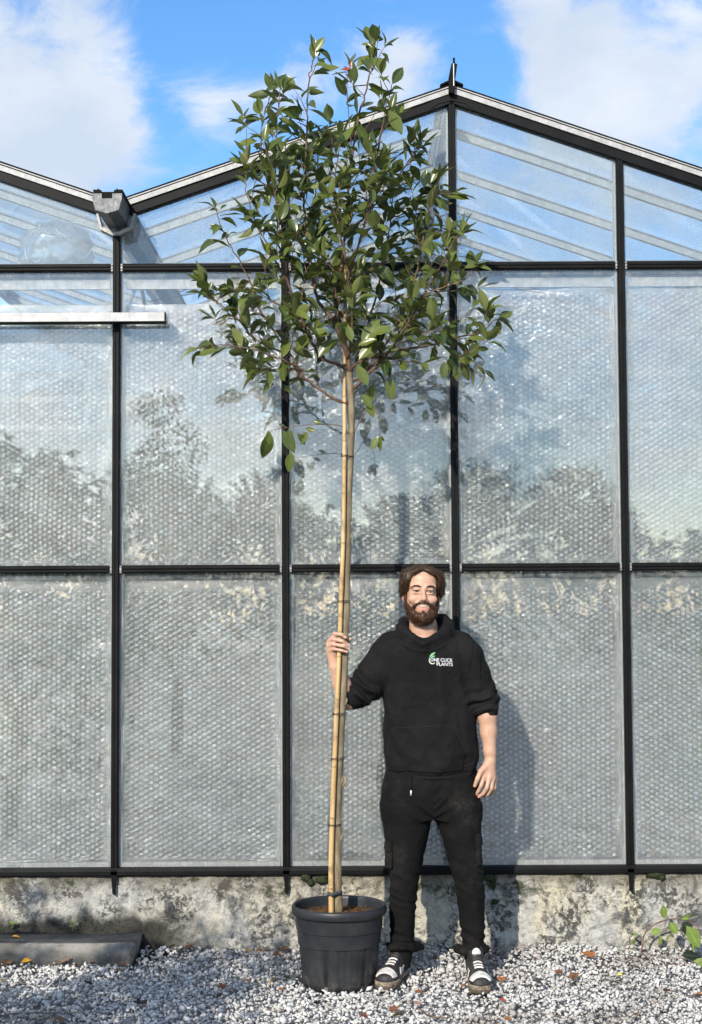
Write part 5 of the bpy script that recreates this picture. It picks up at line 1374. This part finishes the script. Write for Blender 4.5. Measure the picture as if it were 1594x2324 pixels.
    for sx in (-1, 1):
        c = H(sx*.0305, -.0835, -.0026); e = Solid(c-.02, c+.02, .0012); e.ell(c, (.0120, .0058, .0040), 0); V2, Q2 = e.mesh(); eo = obj_from('eye', V2, Q2, mw, o, True)
        c2 = H(sx*.0305, -.0878, -.0028); e = Solid(c2-.012, c2+.012, .001); e.ell(c2, (.0056, .0028, .0040), 0); V2, Q2 = e.mesh(); obj_from('iris', V2, Q2, mk, eo, True)
        # lash line and brow
        e = Solid(c-.035, c+.04, .0012)
        for t0, t1 in zip(np.linspace(-1, .8, 6), np.linspace(-.64, 1, 6)):
            e.cap(H(sx*(.0305+t0*.0150), -.0905+.006*t0*t0, .0018-.003*t0*t0), H(sx*(.0305+t1*.0150), -.0905+.006*t1*t1, .0018-.003*t1*t1), .0015, .0014, .001)
        V2, Q2 = e.mesh(); obj_from('eyelashes', V2, Q2, MAT_HAIR, o, True)
        e = Solid(c-.05, c+.05, .0015)
        pts = [H(sx*.013, -.0955, .0165), H(sx*.026, -.0950, .0215), H(sx*.040, -.0880, .0215), H(sx*.053, -.0755, .0150)]
        e.chain(pts, [.0026, .0032, .0028, .0016], .003); V2, Q2 = e.mesh(); V2 += (perlin(V2*400)*.0012)[:, None]; obj_from('eyebrow', V2, Q2, MAT_HAIR, o, True)
    e = Solid(H(0, -.09, -.068)-.04, H(0, -.09, -.068)+.04, .0012); mt = simple('teeth', (.62, .57, .50), None, .3)
    for k in range(-5, 6): e.cap(H(k*.0055, -.0985+.0125*(k/5)**2, -.0650+.0055*(k/5)**2), H(k*.0055, -.0980+.0125*(k/5)**2, -.0690+.0060*(k/5)**2), .0028, .0026, .0004)
    V2, Q2 = e.mesh(); obj_from('teeth', V2, Q2, mt, o, True)
    return o
body = build_body()

def fibres(V, Q, n, name, mat, parent, dirfn, ln, wd, seed, keep=None, jit=.22):
    r = np.random.RandomState(seed); N = normals(V, Q); i = r.randint(0, len(V), n*3)
    if keep is not None: i = i[keep(V[i])]
    i = i[:n]; p = V[i]-N[i]*.001; d = dirfn(V[i], N[i]); d += r.normal(0, jit, d.shape); d /= np.linalg.norm(d, axis=1)[:, None]
    L = ln*r.uniform(.5, 1.2, len(i))[:, None]; sd = np.cross(d, r.normal(size=d.shape)); sd /= np.linalg.norm(sd, axis=1)[:, None]
    m = p+d*L*.55; tip = p+d*L+np.array([0, 0, -1])*L*.15
    v = np.stack([p-sd*wd, p+sd*wd, m+sd*wd*.8, m-sd*wd*.8, tip], 1).reshape(-1, 3); k = np.arange(len(i))*5
    f = np.concatenate([np.stack([k, k+1, k+2, k+3], 1), np.stack([k+3, k+2, k+4, k+4], 1)])
    fl = [tuple(x) if x[2] != x[3] else tuple(x[:3]) for x in f.tolist()]
    o = obj_from(name, [tuple(x) for x in v.tolist()], fl, mat, parent); tag(o, kind='stuff'); return o

def build_hair():
    c = H(0, 0, 0)
    # beard and moustache
    s = Solid(H(-.1, -.15, -.19), H(.1, .05, .04), .0022)
    for sx in (-1, 1):
        s.chain([H(sx*.0715, -.006, .005), H(sx*.069, -.014, -.030), H(sx*.063, -.026, -.064), H(sx*.050, -.046, -.098), H(sx*.026, -.064, -.119), H(0, -.070, -.126)], [.0040, .0070, .0110, .0165, .0215, .0230], .010)
        s.chain([H(sx*.060, -.044, -.066), H(sx*.046, -.066, -.090), H(sx*.022, -.084, -.112), H(0, -.088, -.120)], [.008, .0135, .017, .018], .010)
        s.chain([H(sx*.003, -.1065, -.0530), H(sx*.020, -.1015, -.0540), H(sx*.038, -.0875, -.0620), H(sx*.046, -.0760, -.080)], [.0036, .0042, .0046, .009], .004)
    s.chain([H(0, -.097, -.0905), H(0, -.094, -.104)], [.0065, .012], .008)
    V, Q = s.mesh(); N = normals(V, Q); V = V+N*(.0022*perlin(V*np.array([150, 150, 60]))+.0018*perlin(V*320))[:, None]
    bo = obj_from('beard', V, Q, MAT_BEARD, man, True)
    dn = lambda p, n: n*.8+np.array([0, -.1, -.9])
    kp = lambda p: ((p-c)[:, 2] < -.094) | (np.abs((p-c)[:, 0]) > .047)
    fibres(V, Q, 3800, 'beard_hairs', MAT_BEARD, bo, dn, .008, .0005, 3, kp)
    # hair of the head: swept from a middle parting over the ears
    s = Solid(H(-.14, -.15, -.10), H(.14, .16, .17), .0025)
    s.ell(H(0, .020, .032), (.083, .100, .090), 0)
    for sx in (-1, 1):
        s.ell(H(sx*.050, -.016, .056), (.046, .066, .048), .02, rot=Matrix.Rotation(R(sx*28), 4, 'Y'))
        s.chain([H(sx*.068, -.045, .062), H(sx*.081, -.032, .034), H(sx*.085, -.010, .004), H(sx*.085, .012, -.016)], [.018, .016, .013, .009], .016)
        s.ell(H(sx*.030, -.058, .088), (.038, .030, .018), .016, rot=Matrix.Rotation(R(sx*20), 4, 'Y'))
    # leave the face, ears' front and nape free
    s.ell(H(.004, -.105, -.034), (.0800, .086, .114), .008, 'sub')
    for sx in (-1, 1): s.ell(H(sx*.036+.004, -.105, .026), (.036, .076, .044), .008, 'sub')
    s.ell(H(0, -.02, -.075), (.12, .09, .062), .012, 'sub')
    s.cap(H(.004, -.12, .116), H(.004, .02, .136), .005, .004, .010, 'sub')        # the parting
    V, Q = s.mesh(); N = normals(V, Q); L = V-c
    th = np.arctan2(np.abs(L[:, 0]), L[:, 2]-.0); q = np.stack([L[:, 1]*70+th*1.5, th*1.2, np.sign(L[:, 0])*7+th*0], 1)
    V = V+N*(.0016*(ridged(q)-.5)+.0012*perlin(q*2.3))[:, None]
    ho = obj_from('hair', V, Q, MAT_HAIR, man, True)
    def flow(p, n):
        l = p-c; side = np.sign(l[:, 0]+1e-6); t = np.stack([side*np.clip(l[:, 2]*9, -.2, 1), np.full(len(l), .45), -np.clip(np.abs(l[:, 0])*12, .1, 1.2)], 1)
        t -= n*np.sum(t*n, 1)[:, None]; return t+n*.10
    fibres(V, Q, 3200, 'hair_strands', MAT_HAIR, ho, flow, .024, .0007, 4, None, .07)
    fibres(V, Q, 1500, 'light_strands', m_hair('light_brown_hair', (.06, .036, .02), (.12, .075, .045)), ho, flow, .026, .0006, 8, None, .06)
build_hair()

# ---- hoodie
hood = Solid((B(770, 1500)[0]-.02, BY-.30, zpx(1790)), (B(1140, 1500)[0]+.04, BY+.24, zpx(1385)), .004)
def rows(data, dy, b0):
    out = []
    for (py, xl, xr, b) in data:
        l, r_ = B(xl, py, dy), B(xr, py, dy); out.append((l[2], (l[0]+r_[0])/2, BY+dy+b0(py), (r_[0]-l[0])/2, b))
    return out
def build_hoodie():
    s = hood
    s.loft(rows([(1447, 915, 1020, .085), (1456, 884, 1052, .105), (1470, 866, 1070, .116), (1500, 863, 1077, .124), (1560, 866, 1077, .124), (1610, 869, 1077, .124), (1650, 872, 1079, .126), (1690, 874, 1082, .130), (1715, 874, 1084, .133), (1732, 877, 1083, .130), (1746, 880, 1082, .127), (1758, 884, 1080, .124), (1764, 888, 1076, .120)], 0, lambda y: .012), .01, 2.3)
    # shoulders and sleeves
    s.chain([B(935, 1442, .02), B(888, 1466, .01), B(874, 1486, 0)], [.046, .058, .064], .03)
    s.chain([B(1000, 1442, .02), B(1044, 1466, .01), B(1062, 1488, 0)], [.046, .058, .064], .03)
    s.chain([B(874, 1490, 0), B(850, 1528, -.012), B(824, 1560, -.026), B(804, 1573, -.040), B(797, 1577, -.046)], [.068, .071, .068, .064, .056], .03)
    s.chain([B(1062, 1490, 0), B(1078, 1530, .0), B(1094, 1575, -.002), B(1102, 1596, -.006)], [.062, .062, .062, .058], .03)
    s.chain([B(1104, 1596, -.006), B(1106, 1608, -.010)], [.050, .0465], .008); s.loft([(B(1106, 1622)[2], B(1106.5, 1622)[0], BY-.010, .0445, .0455), (B(1106, 1606)[2], B(1106, 1606)[0], BY-.009, .046, .047)], .004)
    # hood lying round the neck
    loop = [(963,1460,-.112,.013),(940,1450,-.102,.016),(922,1436,-.075,.020),(912,1424,-.030,.023),(918,1414,.035,.026),(945,1409,.080,.028),(975,1406,.088,.030),(1005,1408,.058,.028),(1019,1418,.002,.025),(1012,1432,-.055,.021),(990,1448,-.098,.017),(958,1461,-.117,.013)]
    for a, b in zip(loop[:-1], loop[1:]): s.cap(B(*a[:3]), B(*b[:3]), a[3], b[3], .012)
    s.ell(B(968, 1428, .095), (.105, .050, .055), .03)
    s.chain([B(908, 1440, -.04), B(930, 1462, -.085), B(962, 1474, -.100)], [.022, .018, .012], .02); s.chain([B(1024, 1436, -.03), B(998, 1462, -.085), B(962, 1474, -.100)], [.022, .018, .012], .02)
    # hollow for the neck and the sleeve mouths
    s.cap(B(960, 1440, -.012), B(959, 1380, -.02), .062, .068, .008, 'sub')
    s.cap(B(960, 1462, -.10), B(959, 1405, -.10), .010, .050, .010, 'sub')
    f = s.f; V, Q = s.mesh(); V = smooth_mesh(V, Q, 2, .5); N = normals(V, Q)
    def folds(V):
        def seg_t(p0, p1):
            d = p1-p0; L = np.linalg.norm(d); t = (V-p0)@d/L; r = np.linalg.norm(V-p0-np.outer(np.clip(t, 0, L), d/L), axis=1); return t, r, L
        disp = np.zeros(len(V))
        # sleeve bunching
        for (p0, p1, amp, fr_, lo) in ((B(866, 1500), B(800, 1577, -.045), .0110, 58, .35), (B(1066, 1500), B(1105, 1612, -.008), .0100, 60, .40)):
            t, r, L = seg_t(p0, p1); w = np.exp(-(np.maximum(r-.075, 0)/.02)**2)*np.clip((t/L-lo)/.35, 0, 1)*np.clip((1.10-t/L)/.1, 0, 1)
            ph = perlin(V*9)*2.6; disp += w*amp*(np.sin(t*fr_*2+ph*2)*.6+(ridged(np.stack([t*26, V[:, 0]*9+V[:, 1]*9, V[:, 2]*5], 1))-.55)*1.3)
        wt = np.clip((zpx(1470)-V[:, 2])/.1, 0, 1)*(np.abs(V[:, 0]-B(972, 1600)[0]) < .225)
        disp += wt*2.6*(.0050*perlin(np.stack([V[:, 0]*6, V[:, 1]*4, V[:, 2]*3.4], 1)+3) + .0042*(ridged(np.stack([V[:, 0]*9+V[:, 2]*5, V[:, 1]*5, V[:, 2]*5-V[:, 0]*4], 1)+7)-.6))
        # side drag folds from the armpits and blousing above the rib
        zb = zpx(1738); wz = np.exp(-((V[:, 2]-zb-.035)/.035)**2); disp += wz*.0065*(ridged(np.stack([V[:, 0]*11, V[:, 1]*11, V[:, 2]*16], 1))-.45)
        dc = np.array([B(972, 1600)[0]]); hemz = zpx(1756) + .022*((V[:, 0]-dc)/.2)**2
        disp -= .0045*np.exp(-((V[:, 2]-hemz)/.0035)**2)*(V[:, 2] < zpx(1700))
        for zc_, amp in ((zpx(1470), .002),): disp += 0
        # shoulder seams
        for (xa, ya, xb, yb) in ((852, 1447, 866, 1540), (1076, 1455, 1062, 1545)):
            a, b = B(xa, ya), B(xb, yb); d = b-a; L = np.linalg.norm(d[[0, 2]]); nx = np.array([d[2], -d[0]])/L
            dist = (V[:, 0]-a[0])*nx[0]+(V[:, 2]-a[2])*nx[1]; al = ((V[:, 0]-a[0])*d[0]+(V[:, 2]-a[2])*d[2])/L
            disp -= .0028*np.exp(-(dist/.0032)**2)*((al > -.01) & (al < L))
        return disp
    disp = folds(V)
    V = V+N*disp[:, None]
    o = obj_from('hoodie', V, Q, MAT_HOOD, man, True)
    # kangaroo pocket: a raised patch following the front
    sl, x, y, z = s.sub(s.lo, s.lo+s.h*(s.n-1)); g = f-.0060
    def hp(p, q):     # keep the right-hand side of p->q in the picture plane
        d = q-p; L = math.hypot(d[0], d[2]); return ((x-p[0])*d[2]-(z-p[2])*d[0])/L
    pts = [B(895, 1654), B(1019, 1646), B(1049, 1706), B(1047, 1745), B(880, 1748), B(880, 1712)]
    for i in range(len(pts)): g = np.maximum(g, -hp(pts[i], pts[(i+1) % len(pts)]) if False else hp(pts[(i+1) % len(pts)], pts[i]))
    g = np.maximum(g, y-(BY-.02)); V3, Q3 = s.mesh(g.astype(np.float32))
    if len(V3):
        V3 = smooth_mesh(V3, Q3, 1, .4); N3 = normals(V3, Q3)
        obj_from('pocket', V3+N3*(folds(V3)+.0012*perlin(V3*9))[:, None], Q3, MAT_HOOD, o, True)
    # T-shirt neckline
    e = Solid(B(920, 1470, -.16), B(1000, 1425, .02), .003); 
    for a, b in zip([(936,1440,-.085),(948,1449,-.102),(962,1453,-.108),(976,1450,-.104)], [(948,1449,-.102),(962,1453,-.108),(976,1450,-.104),(990,1440,-.085)]): e.cap(B(*a), B(*b), .010, .010, .004)
    V2, Q2 = e.mesh(); obj_from('collar', V2, Q2, MAT_TROU, o, True)
    return o, BVHTree.FromPolygons([Vector(v) for v in V], [tuple(q) for q in Q.tolist()])
hoodie, hood_bvh = build_hoodie()

def stick(mesh_pts, off=.0016):
    out = []
    for p in mesh_pts:
        h = hood_bvh.ray_cast(Vector((p.x, BY-.4, p.z)), Vector((0, 1, 0)))
        out.append(Vector((p.x, (h[0].y if h[0] else p.y)-off, p.z)))
    return out
def build_logo():
    mw = simple('white_print', (.78, .78, .80), None, .7); mg = simple('green_print', (.20, .46, .22), None, .7); ml = simple('pale_print', (.66, .70, .56), None, .7)
    # 1594-px positions of the print
    for txt, xl, xr, yb, h in (('ONE', 977.2, 997.2, 1500.4, 8.0), ('CLICK', 1000.3, 1028.2, 1501.4, 8.0), ('PLANTS', 991.5, 1028.0, 1510.6, 7.8)):
        cu = bpy.data.curves.new('t', 'FONT'); cu.body = txt; cu.size = 1; cu.extrude = 0; cu.offset = .006; cu.resolution_u = 3
        t = bpy.data.objects.new('t', cu); COL.objects.link(t); dg = bpy.context.evaluated_depsgraph_get(); me = bpy.data.meshes.new_from_object(t.evaluated_get(dg))
        bpy.data.objects.remove(t); co = np.array([v.co for v in me.vertices]); faces = [tuple(p.vertices) for p in me.polygons]
        x0, x1 = co[:, 0].min(), co[:, 0].max(); y0, y1 = co[:, 1].min(), co[:, 1].max()
        a = P(xl, yb, BY-.11); b = P(xr, yb+1.2, BY-.11); hh = P(xl, yb-h, BY-.11).z-a.z; pts = []
        for c in co:
            u = (c[0]-x0)/(x1-x0); pts.append(Vector((a.x+(b.x-a.x)*u, BY-.1, a.z+(b.z-a.z)*u+(c[1]-y0)/(y1-y0)*hh)))
        obj_from('lettering', stick(pts), faces, mw, hoodie)
    def ribbon(pts, ws, name, mat):
        m = MB(); v = []; n = len(pts)
        for i in range(n):
            d = (Vector(pts[min(i+1, n-1)])-Vector(pts[max(i-1, 0)])).normalized(); nn = Vector((-d.y, d.x)); p = Vector(pts[i])
            for sgn in (-1, 1): q = p+nn*ws[i]*sgn; v.append(P(q.x, q.y, BY-.11))
        obj_from(name, stick(v), [(2*i, 2*i+1, 2*i+3, 2*i+2) for i in range(n-1)], mat, hoodie)
    arc = [(976.3, 1490.5), (974.9, 1494), (974.4, 1498), (975.2, 1501.6), (977.6, 1504.6), (981, 1506.2), (984.6, 1505.6), (988, 1503.4)]
    ribbon(arc, [.35, .5, .8, 1.1, 1.2, 1.1, .9, .5], 'swoosh', ml)
    ribbon([(975.8, 1492), (977.5, 1488.5), (981, 1485.0), (985, 1482.5), (988.2, 1480.2)], [.3, 1.9, 2.3, 1.9, .3], 'printed_leaf', mg)
    ribbon([(978.5, 1491.5), (981.5, 1490.3), (985, 1489.2), (987.8, 1487.6)], [.3, 1.5, 1.6, .3], 'printed_leaf', mg)
build_logo()

def build_seams():
    ms = m_cloth('seam_thread', (.020, .0195, .0195), (.030, .029, .029))
    for pts in ([(895, 1654), (935, 1650.5), (980, 1648), (1019, 1646)], [(1019, 1646), (1030, 1668), (1041, 1690), (1048, 1706)], [(895, 1654), (888, 1675), (882, 1695), (879.5, 1712)], [(900, 1448), (925, 1466), (950, 1476), (966, 1477), (990, 1472), (1012, 1462), (1030, 1447)], [(884, 1737), (920, 1746), (965, 1750), (1010, 1747), (1060, 1738), (1078, 1733)]):
        p = spline([Vector(P(x, y, BY-.11)) for x, y in pts], 8); MB().tube(stick(p, .0002), .0016, 6).build('seam', ms, hoodie, True)
build_seams()

# ---- trousers
def build_trousers():
    s = Solid((B(860, 1800)[0]-.05, BY-.22, zpx(2210)), (B(1110, 1800)[0]+.05, BY+.22, zpx(1725)), .004)
    s.loft(rows([(1730, 880, 1078, .112), (1752, 875, 1083, .118), (1785, 867, 1088, .122), (1815, 864, 1091, .124), (1840, 866, 1092, .122), (1858, 872, 1090, .105)], 0, lambda y: .014), .01, 2.3)
    yoff = lambda y: .012-.020*(y-1830)/320
    s.loft(rows([(1825, 866, 984, .108), (1870, 869, 979, .104), (1900, 873, 971, .098), (1950, 880, 960, .088), (2000, 884, 949, .078), (2030, 884, 946, .072), (2060, 883, 945, .070), (2100, 886, 943, .066), (2135, 888, 940, .064), (2160, 892, 937, .062), (2170, 897, 935, .052), (2192, 899, 932, .048)], 0, yoff), .022, 2.1)
    s.loft(rows([(1825, 974, 1092, .108), (1870, 992, 1093, .104), (1900, 1003, 1093, .098), (1950, 1016, 1094, .088), (2000, 1029, 1097, .078), (2030, 1035, 1099, .072), (2060, 1039, 1100, .070), (2100, 1043, 1101, .066), (2135, 1050, 1101, .064), (2164, 1053, 1100, .062), (2174, 1056, 1097, .050), (2200, 1058, 1094, .048)], 0, yoff), .022, 2.1)
    # loose turned hems
    for (pts) in ([(884,2147,-.01,.012),(890,2150,-.06,.014),(915,2153,-.078,.012),(935,2150,-.06,.015),(948,2147,-.015,.019),(955,2148,.01,.012),(930,2146,.055,.014),(900,2146,.05,.013),(884,2147,-.01,.012)],
                  [(1042,2153,-.005,.016),(1052,2158,-.055,.013),(1078,2161,-.075,.012),(1098,2157,-.05,.013),(1104,2154,0,.013),(1092,2152,.05,.014),(1060,2150,.05,.014),(1040,2152,.0,.014)]):
        for a, b in zip(pts[:-1], pts[1:]): s.cap(B(*a[:3]), B(*b[:3]), a[3], b[3], .012)
    s.cap(B(940, 2149, -.01), B(957, 2148, .0), .020, .013, .01)
    V, Q = s.mesh(); V = smooth_mesh(V, Q, 2, .5); N = normals(V, Q); z = V[:, 2]
    def g(py, w): return np.exp(-((z-zpx(py))/w)**2)
    kn = g(2030, .075)*.9+g(2120, .05)*1.1+g(2150, .03)*.9+g(1960, .06)*.5
    hz = ridged(np.stack([V[:, 0]*7, V[:, 1]*6, z*24+V[:, 0]*10], 1)+1)-.55
    disp = kn*.0090*hz
    cr = np.exp(-((V[:, 0]-B(983, 1840)[0])/.10)**2)*g(1825, .075)
    sg = np.sign(V[:, 0]-B(983, 1840)[0])
    disp += cr*.0120*(ridged(np.stack([V[:, 0]*6, V[:, 1]*5, z*17+np.abs(V[:, 0]-B(983, 1840)[0])*-14*1.0], 1)+4)-.55)
    disp += .0050*perlin(V*np.array([9, 9, 5]))+.002*(ridged(V*np.array([16, 16, 8])+2)-.5)
    # fly seam
    disp -= .003*np.exp(-((V[:, 0]-B(981, 1800)[0])/.003)**2)*((z > zpx(1850)) & (V[:, 1] < BY))
    V = V+N*disp[:, None]; V[:, 2] = V[:, 2]
    o = obj_from('trousers', V, Q, MAT_TROU, man, True)
    # cargo pockets on the outer thighs
    for (xa, xb, ya, yb, s_) in ((1078, 1098, 1890, 1962, 1), (872, 886, 1905, 1968, -1)):
        e = Solid(B(min(xa, xb)-20, yb+8, -.12), B(max(xa, xb)+20, ya-8, .10), .004); c0, c1 = B((xa+xb)/2, ya+8, -.02), B((xa+xb)/2+s_*1, yb, -.02)
        e.loft([(c1[2], c1[0]-s_*.010, BY-.012, .019, .060), (c0[2], c0[0]-s_*.010, BY-.012, .019, .062)], 0, 3.5); V2, Q2 = e.mesh(); V2 = smooth_mesh(V2, Q2, 2); V2 += normals(V2, Q2)*(.002*perlin(V2*25))[:, None]
        po = obj_from('cargo_pocket', V2, Q2, MAT_TROU, o, True)
        e = Solid(B(min(xa, xb)-24, ya+36, -.14), B(max(xa, xb)+24, ya-14, .12), .003)
        e.loft([(B(xa, ya+22)[2], c0[0]-s_*.006, BY-.014, .020, .064), (B(xa, ya+10)[2], c0[0]-s_*.007, BY-.012, .021, .066), (B(xa, ya-2)[2], c0[0]-s_*.012, BY-.012, .019, .063)], 0, 3.0); V2, Q2 = e.mesh(); V2 = smooth_mesh(V2, Q2, 1)
        obj_from('pocket_flap', V2, Q2, MAT_TROU, po, True)
    # drawstring with its metal end
    tv = BVHTree.FromPolygons([Vector(v) for v in V], [tuple(q) for q in Q.tolist()])
    def on(px, py, off):
        p = P(px, py, BY-.11); h = tv.ray_cast(Vector((p.x, BY-.4, p.z)), Vector((0, 1, 0))); return Vector((p.x, (h[0].y if h[0] else BY-.11)-off, p.z))
    ds = MB().tube([on(934, 1762, .006), on(934.5, 1775, .005), on(934, 1788, .005), on(933.5, 1794, .005)], .0032, 6).build('drawstring', MAT_TROU, o, True)
    MB().tube([on(933.5, 1793.5, .0055), on(933, 1805, .0055)], .0036, 8).build('cord_end', simple('cord_metal', (.75, .74, .72), None, .35, metal=.3), ds, True)
    return o
build_trousers()

# ---- shoes
def build_shoe(heel, toe, name_side):
    d = Vector((toe.x-heel.x, toe.y-heel.y, 0)).normalized(); lat = Vector((-d.y, d.x, 0)); Lw = .285; h = .0025
    s = Solid((-.03, -.07, -.01), (Lw+.03, .07, .15), h); 
    # upper
    xs_ = [(.020, .030, .060), (.060, .033, .066), (.110, .036, .068), (.165, .042, .052), (.205, .045, .040), (.240, .040, .030), (.262, .030, .022)]
    for i in range(len(xs_)-1):
        for t in (0, .5):
            a, b = xs_[i], xs_[i+1]; u = a[0]+(b[0]-a[0])*t; w = a[1]+(b[1]-a[1])*t; hh = a[2]+(b[2]-a[2])*t
            s.ell((u, 0, .030+hh*.25), (.030, w, hh*.75+.004), .018)
    s.cap((.045, 0, .060), (.040, 0, .118), .036, .034, .02); s.cap((.075, 0, .070), (.070, 0, .110), .030, .028, .02)
    s.cap((.05, 0, .10), (.048, 0, .16), .027, .030, .006, 'sub')
    sl, x, y, z = s.sub(s.lo, s.lo+s.h*(s.n-1)); up = np.maximum(s.f, .026-z)
    def tow(V): return np.array([tuple(heel+d*float(p[0])+lat*float(p[1])+Vector((0, 0, float(p[2])))) for p in V])
    def out(g, name, mat, par, sm=1, dis=0.0):
        V, Q = s.mesh(np.ascontiguousarray(np.broadcast_to(g, s.f.shape)).astype(np.float32))
        if not len(V): return None
        V = smooth_mesh(V, Q, sm, .4)
        if dis: V = V+normals(V, Q)*(dis*perlin(V*70))[:, None]
        return obj_from(name, tow(V), Q, mat, par, True)
    mb = simple('shoe_black', (.013, .012, .012), (.035, .032, .028), .6, 40); mwh = simple('shoe_white', (.74, .73, .70), (.50, .46, .40), .55, 26)
    msole = simple('shoe_sole', (.30, .25, .19), (.12, .085, .055), .8, 45, bump=.5, bscale=120); mud = simple('shoe_outsole', (.055, .036, .022), (.10, .07, .045), .9, 60, bump=.6, bscale=150)
    upper = out(up, 'shoe', mb, man, 1)
    # sole: outline of the foot, two layers
    prof = np.interp(np.clip(x, 0, Lw), [0, .03, .08, .13, .18, .22, .255, .275, .285], [.020, .036, .038, .037, .045, .049, .043, .033, .020])
    edge = np.maximum(np.abs(y)-prof, np.maximum(x-Lw+.004, -x))
    out(np.maximum(np.maximum(edge-.003, .0125-z), z-.032), 'midsole', msole, upper, 1, .0012); out(np.maximum(np.maximum(edge-.0045, .001-z), z-.0135), 'outsole', mud, upper, 1, .0015)
    g = up-.0022
    out(np.maximum(np.maximum(g, .212-x+.9*np.abs(y)*.35), np.maximum(x-.262, .044-z)), 'toe_cap', mwh, upper)
    out(np.maximum(np.maximum(up-.0030, .240-x-(.02*0)), z-.046), 'toe_guard', mb, upper)
    for sd in (-1, 1):
        r1 = np.sqrt(((x-.135)/.046)**2+((z-.056-.35*(.135-x)*.6)/.017)**2)-1; r2 = np.sqrt(((x-.118)/.034)**2+((z-.070)/.010)**2)-1
        gg = np.maximum(np.maximum(g, r1*.015), -r2*.012); gg = np.maximum(gg, .018-y*sd); out(gg, 'side_patch', mwh, upper)
    for k in range(4):
        u = .108+k*.024; gg = np.maximum(up-.0035, np.abs(x-u)-.0042); gg = np.maximum(gg, np.abs(y)-.020); gg = np.maximum(gg, .050-z); out(gg, 'lace', mwh if k else mb, upper)
    e = np.maximum(np.sqrt(((x-.085)/.012)**2+(y/.020)**2+((z-.118)/.026)**2)-1, -1)*.012
    out(e, 'tongue', mwh, upper)
def gp(px, py): return G(px, py, .016)
tl = gp(872, 2240); hl = tl + (gp(935, 2186)-tl).normalized()*.272; tr = gp(1094, 2250); hr = tr + (gp(1060, 2176)-tr).normalized()*.278
for a, b in ((hl, tl), (hr, tr)):
    a.z = b.z = .008
print('shoe heels', hl, hr, 'toes', tl, tr)
build_shoe(hl, tl, 'l'); build_shoe(hr, tr, 'r')
